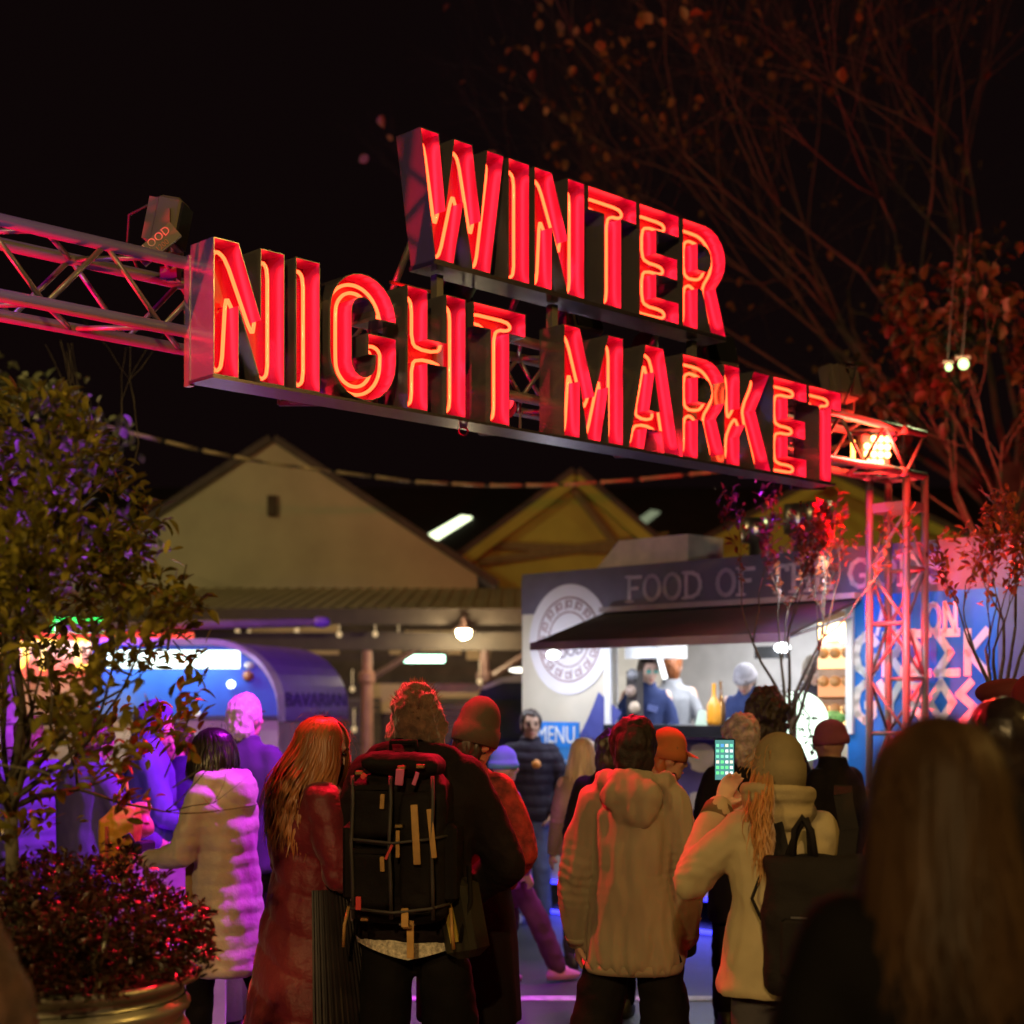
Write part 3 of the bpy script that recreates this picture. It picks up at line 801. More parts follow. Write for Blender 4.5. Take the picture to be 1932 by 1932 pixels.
# blue end with white angular words
def words(txt, u0, v0, u1, v1, wid, sl=0):
    a, za_ = TK(u0, v0); b, zb__ = TK(u1, v1)
    word(txt, ft, wh, a, b, zb__, za_ - zb__, wid, -.001)
words('ALL ON', 1655, 1145, 1812, 1190, .035)
words('GR33K', 1612, 1200, 1872, 1268, .055)
words('GYR05', 1612, 1290, 1852, 1362, .055)
lp = MB(); a, z_ = TK(1808, 1372); lp.b2((a, -.004, z_-.02), (a+.3, 0, z_+.02)); lp.build('red_strip', M('red_print', (.7, .05, .12), .5), ft)
# swooshes and grey dome on the cream side
sw = MB()
def swoosh(pts, w0, w1):
    n = len(pts)
    for i in range(n-1):
        a, b = V((pts[i][0], 0, pts[i][1])), V((pts[i+1][0], 0, pts[i+1][1])); d = (b-a).normalized(); q = V((-d.z, 0, d.x))
        wa = (w0 + (w1-w0)*i/(n-1))/2; wb_ = (w0 + (w1-w0)*(i+1)/(n-1))/2
        p = [a-q*wa, b-q*wb_, b+q*wb_, a+q*wa]
        sw.add([(x.x, -.004, x.z) for x in p] + [(x.x, 0, x.z) for x in p], [(0, 1, 2, 3), (0, 4, 5, 1), (2, 6, 7, 3), (1, 5, 6, 2), (0, 3, 7, 4)])
swoosh([(.2+.8*i/10, .4+.5*(i/10)**.5 + .05*i/10) for i in range(11)], .05, .14)
sw.build('printed_swoosh', navy, ft); sw = MB()
swoosh([(.3+.7*i/10, 1.2+.55*(i/10)**2) for i in range(11)], .02, .3)
sw.build('printed_swoosh', navy, ft)

# window frame, counter, lower panel
wf = MB()
wf.b2((wl-.055, -.03, wz0-.05), (wl, .07, wz1+.03)); wf.build('window_frame', wh, ft)
wf = MB(); wf.b2((wr, -.03, wz0-.05), (wr+.055, .07, wz1+.03)); wf.build('window_frame', wh, ft)
fb((wl, -.03, wz0-.05), (wr, .07, wz0-.006), 'window_frame', wh)
cb = M('counter_black', (.02, .02, .025), .25)
fb((wl+.16, -.28, wz0-.09), (wr-.12, .3, wz0-.052+.05), 'counter', cb)
pb = M('picture_panel', (.10, .09, .45), .4, var=.25, scale=1.2, col2=(.25, .22, .6))
fb((wl+.05, -.02, .74), (wr-.15, -.002, 1.47), 'picture_panel', pb)
fb((wl+.05, -.03, 1.47), (wr-.15, -.002, 1.5), 'panel_trim', wh)
pc = MB()
for (x, z, r_) in ((1.45, 1.3, .1), (1.95, 1.33, .14), (2.15, 1.27, .11), (2.7, 1.3, .12), (1.9, 1.0, .09), (1.35, 1.02, .07)):
    pc.prism([(x + r_*math.cos(a*math.pi/7)*(1+.2*math.sin(a*3)), z + r_*.8*math.sin(a*math.pi/7)) for a in range(14)], -.025, -.0205)
pc.prism([(1.95, .78), (2.25, .78), (2.28, .95), (2.1, 1.14), (1.93, .95)], -.027, -.0205)
tag(pc.build('printed_clouds', M('cloud_print', (.6, .6, .7), .5), ft), kind='stuff')
# awning
am = M('awning_canvas', (.055, .045, .05), .85, var=.15)
aw_ = MB(); x0, x1, pr = wl-.05, wr+.12, .86
zh, zo = 2.47, 2.2
aw_.add([(x0, -.02, zh), (x1, -.02, zh), (x1, -pr, zo), (x0, -pr, zo), (x0, -.02, zh-.02), (x1, -.02, zh-.02), (x1, -pr, zo-.02), (x0, -pr, zo-.02)], [(0, 1, 2, 3), (7, 6, 5, 4), (0, 4, 5, 1), (1, 5, 6, 2), (3, 2, 6, 7), (0, 3, 7, 4)])
aw_.build('awning', am, ft)
fb((x0, -pr-.02, zo-.055), (x1, -pr, zo+.005), 'awning_rail', M('rail_mauve', (.35, .25, .3), .5))
fb((x0, -.1, zh-.005), (x1, -.012, zh+.035), 'awning_cassette', M('cassette', (.42, .34, .34), .45))
for x in (x0+.05, x1-.05):
    MB().tube([(x, -.05, zh-.12), (x, -pr+.02, zo-.03)], .012, 6).build('awning_arm', wh, ft)
sp = E('spot_white', (.9, .95, 1), 14)
for x in (x0+.17, x1-.1):
    MB().ell((x, -pr+.06, zo-.09), (.06, .04, .035), 10, 6).build('awning_lamp', sp, ft, True)
lamp('AREA', 'awning_light', 26, (.82, .88, 1), ft, (2.0, -.5, 2.2), (2.0, -.1, 1.0), (2.2, .2))
lamp('AREA', 'awning_light', 9, (.82, .88, 1), ft, (.45, -.75, 2.12), (.4, 0, 1.5), (.5, .12))
lamp('AREA', 'cabin_light', 85, (.95, .97, 1), ft, (2.1, .95, 2.66), (2.1, .9, 1), (2.4, .5))
lamp('AREA', 'end_light', 15, (.85, .92, 1), ft, (3.85, -1.1, 2.62), (3.9, 0, 1.7), (.9, .1))
ul = E('blue_led', (.03, .03, 1), 5)
fb((.1, -.03, ZF-.03), (L_-.3, 0, ZF-.003), 'underglow_strip', ul); fb((.1, -.06, .012), (2.6, -.02, .035), 'underglow_strip', ul)
lamp('AREA', 'underglow', 14, (.1, .1, 1), ft, (1.2, .3, .22), (1.2, .1, 0), (2.2, .3))
# roof vent, chimneys
rv = MB(); rv.prism([(0, 0), (1.0, 0), (1.0, .24), (.28, .24)], 0, .45); o = rv.build('roof_box', M('roof_box_white', (.75, .66, .55), .5), ft)
a, z_ = TK(1120, 1080, .25); o.location = (a, .25, ZT+.04)
for (u, ht) in ((1425, .42), (1505, .5), (1545, .5)):
    a, _ = TK(u, 1325, 1.0); c = MB(); c.lathe([(.05, 0), (.05, ht*.5), (.11, ht*.52), (.11, ht*.98), (.03, ht)], 16, (a, 1.0, ZT+.04)); c.build('flue', M('flue_steel', (.6, .58, .55), .3, metal=1), ft, True)
# cabin fittings
st = M('stainless', (.55, .55, .56), .3, metal=.9)
fb((wl+.1, D_-.5, .46), (wr+.3, D_-.1, 1.36), 'bench', st)
fb((2.52, D_-.65, 1.4), (2.62, D_-.1, 2.3), 'shelf_side', wh); fb((2.1, D_-.6, 2.24), (2.95, D_-.1, 2.34), 'rack', wh)
fb((2.35, D_-.62, 1.75), (2.55, D_-.2, 2.12), 'oven', M('white_enamel', (.8, .8, .8), .3)); fb((2.38, D_-.64, 1.36), (2.58, D_-.3, 1.7), 'oven', M('steel_box', (.5, .5, .55), .3))
fb((wl+.03, .12, 2.1), (wl+.36, .5, 2.4), 'fridge_top', M('white_enamel', (.8,)*3, .3))
fb((wl+.03, .14, .46), (wl+.14, .22, 2.0), 'dark_rack', M('dark_rack', (.06, .05, .05), .5))
for j in range(5): MB().ell((wl+.10+.02*(j % 3), .11, 1.45 + .13*j), (.05, .04, .05), 10, 6).build('jar', M('jar_%d' % (j % 3), ((.35, .25, .2), (.2, .2, .22), (.5, .4, .3))[j % 3], .3), ft, True)
MB().box((1.27, .3, 2.08), (.03, .03, .3), Matrix.Rotation(-.35, 3, 'Y')).build('pole_light', E('wand_white', (.9, .95, 1), 2.5), ft)
MB().ell((1.9, D_-.1, 2.05), (.16, .03, .2), 14, 8).build('white_apron', M('apron_white', (.75, .75, .78), .7), ft, True)
fb((1.75, .9, 2.1), (2.05, .97, 2.2), 'wall_screen', M('dark_screen', (.02,)*3, .2))
# warm rotisserie at the right of the window
rk = MB(); rk.b2((2.84, .2, 1.62), (3.2, .6, 2.4)); rk.build('rotisserie', M('rotisserie_steel', (.45, .3, .2), .3, metal=.7), ft)
for j, (col, s_) in enumerate((((1, .72, .35), 5), ((1, .55, .25), 2.2), ((1, .4, .15), 1.2), ((1, .62, .25), 3))):
    fb((2.86, .165, 2.32-.2*j-.13), (3.18, .195, 2.32-.2*j), 'warm_shelf', E('warm_shelf_%d' % j, col, s_))
for j in range(3):
    for i in range(3): MB().ell((2.92+.1*i, .145, 2.1-.2*j), (.045, .04, .04), 8, 6).build('bread_roll', M('bread', (.5, .24, .08), .6), ft, True)
for i in range(5): MB().ell((2.93+.05*i, .12+.03*(i % 2), 2.2 + .05*((i*7) % 3)), (.03, .03, .03), 8, 6).build('heat_bulb', E('heat_bulb', (1, .75, .35), 8), ft, True)
# things on the counter
def lone(name, mb, mat, u, v, y, label, cat, smooth=True, group=None):
    a, z_ = TK(u, v, y); o = mb.build(name, mat, None, smooth); o.location = TO + td*a + tn*y + V((0, 0, wz0+.01 if v is None else z_)); o.rotation_euler = (0, 0, TA)
    return tag(o, label, cat, group)
zc = wz0 - .052 + .05 + .002
def on_counter(name, label, cat, mb, mat, u, y=-.1, smooth=True):
    a, _ = TK(u, 1325, y); o = mb.build(name, mat, None, smooth); o.location = TO + td*a + tn*y + V((0, 0, zc)); o.rotation_euler = (0, 0, TA); return tag(o, label, cat)
on_counter('paper_cup', 'upturned white paper cup on the black counter', 'cup', MB().lathe([(.055, 0), (.05, .02), (.03, .1), (.02, .11)], 16), E('cup_glow', (.75, 1, .85), .9), 1325)  # cup given a glow of its own in place of light on it
on_counter('sauce_bottle', 'orange sauce bottle with green label on the counter', 'bottle', MB().lathe([(.05, 0), (.055, .03), (.055, .14), (.03, .19), (.015, .22), (.015, .3), (.018, .31)], 16), M('orange_sauce', (.75, .33, .03), .3), 1347)
on_counter('beer_bottle', 'brown glass bottle standing next to the orange sauce', 'bottle', MB().lathe([(.035, 0), (.035, .15), (.014, .22), (.014, .33)], 14), M('brown_glass', (.16, .08, .03), .1), 1360, -.02)
on_counter('napkin_box', 'low white napkin tray in front of the worker on the right', 'tray', MB().box((0, 0, .03), (.22, .1, .05), bev=.01), E('tray_glow', (.8, 1, .85), .8), 1402, -.12, False)  # tray material emits, to look brightly lit
on_counter('lime_tub', 'round pale green tub at the right of the counter', 'tub', MB().lathe([(.05, 0), (.065, .08), (.06, .085)], 16), E('tub_glow', (.7, 1, .55), .6), 1447, -.15)  # tub colour is emission standing in for light falling on it
on_counter('salad_bowl', 'green salad bowl in the right corner of the window', 'bowl', MB().lathe([(.05, 0), (.11, .07), (.1, .075), (.03, .11)], 16), M('salad', (.15, .4, .1), .5, var=.6, scale=40), 1572, .05)
# menu board in front
mt = thing('menu_board', 'blue MENU board leaning on the cream side of the food truck', 'menu board', TO + td*TK(1075)[0] + tn*(-.14), TA)
a0, a1 = TK(1036)[0], TK(1117)[0]; mw = (a1-a0)
MB().b2((-mw/2, -.02, .84), (mw/2, 0, 1.59)).build('panel', M('menu_blue', (.04, .22, .62), .45), mt)
MB().b2((-mw/2, -.024, 1.38), (mw/2, -.0205, 1.59)).build('heading', M('menu_blue_deep', (.02, .2, .7), .45), mt)
tm = text_mesh('MENU', .2, .002); o = link('lettering', tm, wh, mt)
for q in tm.vertices: q.co = V((q.co.x*.8, -.0265 - q.co.z, q.co.y + 1.42))
ln = MB()
for i in range(9): ln.b2((-mw*.4, -.024, 1.32-.05*i), (mw*(.1+.3*((i*37) % 10)/10), -.0205, 1.335-.05*i))
tag(ln.build('printed_lines', M('menu_pale', (.4, .55, .85), .5), mt), kind='stuff')
for sx in (-1, 1): MB().tube([(sx*mw*.42, -.01, 0), (sx*mw*.42, -.01, .85)], .014, 8).build('leg', wh, mt)
# ------------------------------------------------------------------ blue and purple food van on the left
BO = P(525, 1325, 14.6); BO.z = 0
ba = math.atan2(.12, 1)
bv = thing('food_van', 'round shouldered blue and purple food van with its white side hatch lit', 'food van', BO, ba)
W_, H1, rr_ = 1.72, 2.33, .62
def prof(k_=0.0):
    p = [(0-k_, 1.62)] + [(-rr_ + (rr_-k_)*math.cos(R(a)), 2.33-rr_ + (rr_-k_)*math.sin(R(a))) for a in range(0, 91, 10)] + [(-W_, 2.33-k_), (-W_, 1.62)]
    return p
ex = V((.33, .94))
# front face (blue)
fm_ = M('deep_blue_paint', (.02, .10, .42), .35, var=.1)
pr_ = prof(); ff = MB(); ff.prism(pr_, 0, .03); ff.build('front_panel', fm_, bv)
# curved side running back
pu = M('lilac_paint', (.30, .15, .62), .4, var=.1)
sd = MB(); pl_ = prof()[:-1]; rings = []
for t_ in (0.035, 1.9):
    rings.append([V((p[0] + t_*.36, t_*.93, p[1])) for p in pl_] + [V((p[0] + t_*.36, t_*.93, p[1]-.05 if i < 8 else p[1]-.05)) for i, p in reversed(list(enumerate(pl_)))])
sd.loft(rings); sd.build('curved_side', pu, bv, False)
wr_ = MB(); pw = prof(-.02)[:-1]
rings = []
for t_ in (-.06, .12): rings.append([V((p[0] + t_*.36, t_, p[1])) for p in pw] + [V((p[0]*.97 + t_*.36, t_, p[1]-.06)) for p in reversed(pw)])
wr_.loft(rings); wr_.build('lit_rim', M('rim_lit_tone', (.75, .68, .72), .5), bv)  # whitish tone carries the light on the curved roof edge
tm = text_mesh('BAVARIAN', .22, .003); o = link('lettering', tm, M('violet_print', (.10, .04, .22), .5), bv)
bb = [q.co.x for q in tm.vertices]; x0_, x1_ = min(bb), max(bb)
for q in tm.vertices:
    f_ = .15 + 1.65*(q.co.x - x0_)/(x1_-x0_); q.co = V((f_*.36 + .012 + q.co.z, f_*.93, 1.78 - .0 + q.co.y*.9 - .07))
lo_ = M('cream_pink_panel', (.55, .42, .34), .55, var=.12)
MB().b2((-W_-.6, .02, .35), (.0, .9, 1.6)).build('lower_body', lo_, bv)
ls_ = MB(); ls_.loft([[V((0, .05, .35)), V((.62, 1.75, .35)), V((.62, 1.75, 1.6)), V((0, .05, 1.6))], [V((-.3, .05, .35)), V((.3, 1.75, .35)), V((.3, 1.75, 1.6)), V((-.3, .05, 1.6))]]); ls_.build('lower_body', lo_, bv)
MB().b2((-W_-.6, -.02, 1.585), (.02, .03, 1.625)).build('trim', M('dark_trim', (.04, .03, .05), .5), bv)
a = MB(); a.b2((-W_+.12, -.02, 2.07), (-.36, .0, 2.24)); a.build('lit_hatch', E('hatch_glow', (.8, 1, .92), 3.2), bv)
for x in (-.3, -.75, -1.3): MB().ell((x, -.04, 1.63), (.045, .03, .04), 8, 6).build('round_lamp', M('lamp_cream', (.7, .6, .5), .4), bv, True)
MB().ell((-.44, -.04, 1.92), (.038, .02, .038), 10, 6).build('bright_spot', E('spot_cool', (.85, .9, 1), 6), bv, True)
MB().ell((-.27, -.05, 2.1), (.05, .03, .035), 8, 6).build('marker_lamp', M('lamp_cream', (.7, .6, .5), .4), bv, True)
MB().lathe([(.05, -.03), (.05, .03)], 12, (-.28, -.04, 2.0), Matrix.Rotation(R(90), 3, 'X')).build('amber_reflector', M('amber', (.35, .12, .04), .3), bv, True)
rt_ = MB(); rt_.tube([(-W_-.4, .5, 2.47), (.38, .9, 2.56)], .045, 8); rt_.build('roof_bar', M('bar_mauve', (.35, .25, .3), .5), bv, True)
MB().ell((.4, .9, 2.56), (.1, .08, .06), 12, 8).build('bar_end', pu, bv, True)
for x in (-1.7, -.5): MB().lathe([(.18, -.09), (.3, -.08), (.3, .08), (.18, .09)], 20, (x, .2, .3), Matrix.Rotation(R(90), 3, 'X')).build('wheel', M('tyre', (.03,)*3, .8), bv, True)
lamp('AREA', 'hatch_light', 14, (.75, .95, 1), bv, (-1.0, -.25, 2.2), (-1.0, -.1, 1.2), (1.2, .1))
lamp('POINT', 'van_glow', 10, (1, .75, .55), bv, (-1.6, -.7, 1.7), size=.2)
# ------------------------------------------------------------------ parked dark van
CO = P(950, 1325, 17.0); CO.z = 0
cv = thing('parked_van', 'parked dark blue delivery van with pale roof beside the food truck', 'van', CO, R(-8))
dkb = M('dark_blue_car_paint', (.015, .02, .05), .25, coat=.5)
body = MB(); sec = [(-.95, .35), (-.95, .95), (-.62, 1.3), (-.25, 1.88), (0, 1.97), (2.6, 1.97), (2.8, 1.8), (2.85, .35)]
body.prism(sec, 0, 1.9); body.build('body', dkb, cv)
rf = MB(); rf.prism([(-.3, 1.9), (-.05, 2.02), (.4, 2.1), (2.5, 2.1), (2.7, 1.95)], .08, 1.82); rf.build('roof', M('lilac_roof', (.42, .38, .52), .4), cv)
gl_ = M('window_glass', (.04, .05, .045), .06, spec=.9)
for (a, b, c_, d) in ((-.45, .35, 1.35, 1.78), (.5, 1.3, 1.3, 1.8), (1.45, 2.4, 1.3, 1.8)):
    MB().prism([(a, c_), (b, c_), (b, d), (a + (.28 if a < 0 else 0), d)], -.012, -.002).build('window', gl_, cv)
lit = M('window_lit_tone', (.22, .23, .12), .4)
for x in (.62, .95, 1.6): MB().b2((x, -.02, 1.36), (x+.18, -.013, 1.7)).build('lit_window_patch', lit, cv)  # olive patches stand in for light in the side windows
for x in (-.45, 2.1):
    for y in (.02, 1.7): MB().lathe([(.2, -.1), (.33, -.09), (.33, .09), (.2, .1)], 20, (x, y+.09, .33), Matrix.Rotation(R(90), 3, 'X')).build('wheel', M('tyre', (.03,)*3, .8), cv, True)
MB().ell((.15, .2, 2.11), (.12, .06, .03), 10, 6).build('roof_lamp', E('roof_lamp', (1, .95, .8), 3), cv, True)
MB().box((-.97, .3, .75), (.03, .3, .14)).build('headlight', wh, cv)
# ------------------------------------------------------------------ plants
def leaf_vf(L, wd, fold=.25, curl=.2):
    vs = [(0, 0, 0)]; fs = []
    for f_, k_ in ((.28, .8), (.6, 1.0), (.85, .55)):
        zc = -curl*L*f_*f_
        vs += [(-wd/2*k_, L*f_, zc + fold*wd/2*k_), (0, L*f_, zc), (wd/2*k_, L*f_, zc + fold*wd/2*k_)]
    vs.append((0, L, -curl*L))
    fs = [(0, 2, 1), (0, 3, 2), (1, 2, 5, 4), (2, 3, 6, 5), (4, 5, 8, 7), (5, 6, 9, 8), (7, 8, 10), (8, 9, 10)]
    return [V(v) for v in vs], fs
def basis(d, roll=0.0):
    d = d.normalized(); a, b = frame(d)
    x = a*math.cos(roll) + b*math.sin(roll); z = x.cross(d)
    return Matrix((x, d, z)).transposed()
def rv(s=1.0): return V((random.gauss(0, s), random.gauss(0, s), random.gauss(0, s)))
def foliage(root, spots, mats, L, wd, nobj=0, fname='foliage'):
    "spots: (position, direction); the nearest nobj leaves are objects, the rest one mesh"
    spots = sorted(spots, key=lambda q: (root.matrix_basis @ q[0]).y)
    var = []
    for i in range(4):
        vs, fs = leaf_vf(L, wd, .2+.15*i, .05+.12*i)
        me = bpy.data.meshes.new('leaf'); me.from_pydata([tuple(v) for v in vs], [], fs); me.materials.append(mats)
        me.polygons.foreach_set('use_smooth', [True]*len(fs)); var.append((me, vs, fs))
    mb = MB()
    for i, (p, d) in enumerate(spots):
        s_ = random.uniform(.65, 1.25); m_ = basis(d, random.uniform(-.9, .9))
        me, vs, fs = random.choice(var)
        if i < nobj:
            o = link('leaf', me, None, root); o.matrix_local = Matrix.Translation(p) @ (m_.to_4x4() @ Matrix.Scale(s_, 4))
        else: mb.add([p + m_ @ (v*s_) for v in vs], fs)
    o = mb.build(fname, mats, root, True, fix=False); o['kind'] = 'stuff'
    return o
def branches(base, d0, L, r, depth, mb, tips, spread=.5, up=.25, n=(2, 3), shrink=.72, seg=4, wob=.12):
    pts = [base]; d = d0.normalized(); rs = [r]
    for i in range(seg):
        d = (d + rv(wob) + V((0, 0, up*.2))).normalized(); pts.append(pts[-1] + d*L/seg); rs.append(r*(1 - .4*(i+1)/seg))
    mb.tube(pts, rs, 8 if r > .02 else 5)
    if depth <= 1:
        for q in pts[1:]: tips.append((q, d))
    if depth == 0: return
    for _ in range(random.randint(*n)):
        nd = (d + rv(spread) + V((0, 0, up))).normalized()
        k_ = random.choice((seg-1, seg, seg))
        branches(pts[k_], nd, L*shrink*random.uniform(.8, 1.15), rs[k_]*.72, depth-1, mb, tips, spread, up, n, shrink, seg, wob)
bark = M('bark', (.10, .085, .06), .85, var=.35, scale=20, bump=.6, bscale=40)
# potted lilly-pilly on the left
YT = 4.6
px = XU(120, YT); zr = ZV(1886, YT-.385)
pot = thing('planter', 'large round corrugated steel planter at the lower left', 'planter', (px, YT, 0))
zn = M('galvanised_steel', (.55, .53, .46), .36, metal=.75, var=.15, scale=5, bump=.05)
pf = [(.36, 0)]
nr = 22
for i in range(nr*6):
    z = zr*(i/(nr*6))*.97
    pf.append((.362 + .011*math.sin(2*math.pi*i/12.0), z))
pf += [(.375, zr*.975), (.388, zr*.985), (.385, zr), (.365, zr)]
MB().lathe(pf, 64, cap=False).build('drum', zn, pot, True)
MB().lathe([(.362, zr-.06), (.2, zr-.03), (.0001, zr-.02)], 32, cap=False).build('soil', M('soil', (.03, .02, .015), .95, var=.4, scale=30, bump=.8), pot)
MB().tube([(.392*math.cos(a*math.pi/24), .392*math.sin(a*math.pi/24), zr-.004) for a in range(49)], .012, 8).build('rim', zn, pot, True)
tx = XU(22, YT)
tr = thing('potted_tree', 'leafy clipped tree growing from the steel planter on the left', 'tree', (tx, YT, zr-.04))
tb_ = MB(); zfork = ZV(1480, YT) - zr + .04
tb_.tube([(0, 0, 0), (.01, 0, zfork*.4), (-.005, .01, zfork*.75), (0, 0, zfork)], [.024, .021, .02, .022], 12)
tips = []
random.seed(11)
def crown_r(z):
    zz = [(-.12, .25), (.0, .40), (.25, .62), (.42, .66), (.55, .60), (.75, .54), (.95, .42), (1.1, .26), (1.22, .10)]
    for (a, ra), (b, rb_) in zip(zz, zz[1:]):
        if a <= z <= b: return ra + (rb_-ra)*(z-a)/(b-a)
    return 0
for i in range(11):
    a = 2*math.pi*i/11 + random.uniform(-.3, .3); el = random.uniform(.15, 1.0)
    branches(V((0, 0, zfork*random.uniform(.82, 1))), V((math.cos(a)*math.cos(el), math.sin(a)*math.cos(el)*.8, math.sin(el))), .38, .011, 3, tb_, tips, .55, .32, (2, 3), .74)
branches(V((0, 0, zfork)), V((.1, 0, 1)), .45, .016, 4, tb_, tips, .5, .35, (2, 3), .74)
tb_.build('trunk', bark, tr, True)
sp_ = []
cx_ = XU(105, YT) - tx
for q, d in tips:
    for _ in range(3):
        sp_.append((q + rv(.02), (d + rv(.7) + V((0, 0, .25))).normalized()))
n_extra = 0
while n_extra < 1900:
    z = random.uniform(-.12, 1.22); rc = crown_r(z)
    a = random.uniform(0, 2*math.pi); r_ = rc*math.sqrt(random.uniform(.12, 1)) * random.uniform(.86, 1.06)
    p = V((cx_*.75 + r_*math.cos(a)*.88, r_*math.sin(a)*.75, zfork + z - .05))
    nz = noise.noise(p*5.5)
    if nz < -.10 + (.22 if z < .38 else -.08): continue
    ax = (p - V((cx_*.6, 0, zfork + .4)))
    base_d = (V((ax.x, ax.y, 0)).normalized()*.5 + V((0, 0, .55)) + rv(.35)).normalized()
    for j in range(3):
        sp_.append((p + base_d*.022*j + rv(.012), (base_d + rv(.55)).normalized()))
    n_extra += 3
for (u, v, du, dvv) in ((330, 1160, 22, -95), (345, 1120, 45, 30), (330, 1420, 25, -60), (345, 1390, 20, 40), (350, 1470, 30, -20), (115, 790, 5, -40), (350, 1240, 30, 40)):   # stray shoots
    q = P(u, v, YT) - tr.location; e = P(u+du, v+dvv, YT) - tr.location
    tb2 = MB(); tb2.tube([q - (e-q)*.8, q, e], .0025, 5); tb2.build('twig', bark, tr)
    for j in range(9): sp_.append((q.lerp(e, j/8), ((e-q).normalized() + rv(.7)).normalized()))
lm = LEAF('leaf_green', (.20, .21, .03), (.36, .29, .05), .26, .35)
edge = [(-900, 60), (745, 130), (800, 180), (900, 255), (1000, 316), (1090, 310), (1130, 400), (1250, 385), (1400, 372), (1480, 335), (1560, 255), (1610, 90), (1700, -50)]
def clipped(q):
    w_ = q + tr.location; u_ = CEN + FPX*w_.x/w_.y; v_ = HOR - FPX*(w_.z - CAMH)/w_.y
    if v_ < 735 or v_ > 1640: return False
    for (v0, a), (v1, b) in zip(edge, edge[1:]):
        if v0 <= v_ <= v1: return u_ < a + (b-a)*(v_-v0)/(v1-v0) + random.gauss(0, 9)
    return False
sp_ = [q for q in sp_ if clipped(q[0])]
foliage(tr, sp_, lm, .050, .023, 300)
# underplanting
sh = thing('shrub', 'dense low shrub with reddish tips filling the steel planter', 'shrub', (px, YT, zr-.03))
sps = []
random.seed(5)
for _ in range(2100):
    a = random.uniform(0, 2*math.pi); r_ = .44*math.sqrt(random.random()); h_ = (.40 - 1.1*max(0, r_-.15)**1.3)*random.uniform(.18, 1.0) + .06*noise.noise(V((math.cos(a)*r_*7, math.sin(a)*r_*7, 2)))
    p = V((r_*math.cos(a), r_*math.sin(a), max(h_, .02)))
    up_ = (V((math.cos(a)*r_*1.3, math.sin(a)*r_*1.3, .8)) + rv(.25)).normalized()
    for j in range(5): sps.append((p + rv(.006), (up_*.5 + rv(.6)).normalized()))
foliage(sh, sps, LEAF('leaf_shrub', (.03, .035, .014), (.09, .03, .025), .3, .15), .030, .012, 0)
stm = MB()
for _ in range(60):
    a = random.uniform(0, 6.28); r_ = .3*math.sqrt(random.random()); stm.tube([(r_*.7*math.cos(a), r_*.7*math.sin(a), 0), (r_*math.cos(a), r_*math.sin(a), .22)], .003, 4)
tag(stm.build('stem', bark, sh), kind='stuff')
# small trees near the tower
def small_tree(label, u, Y, vbase, vtop, lean, seed, dens, wid, lm_, n0=5, Lf=.055, skip=None):
    random.seed(seed); x = XU(u, Y); zb = ZV(vbase, Y); zt_ = ZV(vtop, Y); H_ = zt_ - zb
    t_ = thing('small_tree', label, 'tree', (x, Y, max(zb-.7, 0)))
    off = zb - t_.location.z
    mb = MB(); mb.tube([(0, 0, 0), (0.01, 0, off), (.0, .01, off+H_*.12)], [.025, .022, .02], 8); tips = []
    for i in range(n0):
        a = 2*math.pi*i/n0 + random.uniform(-.4, .4)
        branches(V((0, 0, off + H_*.1*random.random())), V((math.cos(a)*wid + lean, math.sin(a)*wid, 1)), H_*.34, .013, 3, mb, tips, .28, .45, (2, 2), .76)
    mb.build('trunk', bark, t_, True)
    s_ = []
    for q, d in tips:
        if q.z < off + H_*.22: continue
        for _ in range(dens):
            if skip and skip(q, off, H_): continue
            s_.append((q + rv(.018), (d*.7 + rv(.5)).normalized()))
    foliage(t_, s_, lm_, Lf, .024, 60)
    return t_
lr_ = LEAF('leaf_red', (.16, .035, .02), (.30, .08, .03), .35, .3)
small_tree('small bare topped tree with red leaves in front of the truck window', 1492, 9.75, 1390, 905, .02, 21, 3, .42, lr_, 6)
small_tree('red and orange leaved young tree at the right of the truss tower', 1885, 8.6, 1350, 925, -.12, 33, 3, .45, LEAF('leaf_orange', (.22, .08, .02), (.34, .16, .04), .35, .3), 6)
# red planter behind the phone woman
rp = thing('trough_planter', 'orange red planter trough with red lit foliage beside the truss tower', 'planter', (XU(1590, 9.2), 9.2, 0))
MB().b2((-.3, -.2, 0), (.42, .25, ZV(1580, 9.2)), .02).build('trough', M('orange_trough', (.5, .12, .05), .4), rp)
rs_ = thing('red_shrub', 'bushy red lit shrub in the trough by the tower foot', 'shrub', (XU(1590, 9.2), 9.2, ZV(1582, 9.2)))
ss = []
for _ in range(420):
    p = V((random.uniform(-.24, .3), random.uniform(-.18, .2), random.random()**.8*.3))
    for j in range(4): ss.append((p, (V((0, 0, .6)) + rv(.7)).normalized()))
foliage(rs_, ss, lr_, .05, .022, 0)
# big bare plane tree behind
random.seed(3)
bt_ = thing('plane_tree', 'huge dark nearly bare plane tree filling the upper right', 'tree', (XU(1985, 21), 21, 0))
mb = MB(); tips = []
mb.tube([(0, 0, 0), (-.1, 0, 1.5), (-.25, 0, 3.2), (-.5, .1, 5.0)], [.5, .4, .36, .33], 16)
for (dx, dy, dz, L) in ((-.75, 0, .9, 3.4), (-.25, -.2, 1.1, 3.2), (.35, 0, 1, 3), (-1.1, .2, .55, 3.2), (-.5, .5, 1, 3.2), (-.9, -.35, 1.2, 3.4), (-1.3, -.1, .95, 3.8), (-.05, .3, 1.2, 3.4)):
    branches(V((-.5 + random.uniform(-.1, .1), .1, 4.6 + random.uniform(-.8, .4))), V((dx, dy, dz)), L, .055, 6, mb, tips, .40, .14, (3, 3), .75, 4, .12)
mb.build('trunk', M('plane_bark', (.055, .03, .028), .85, var=.4, scale=3, bump=.4), bt_, True)
ss = []
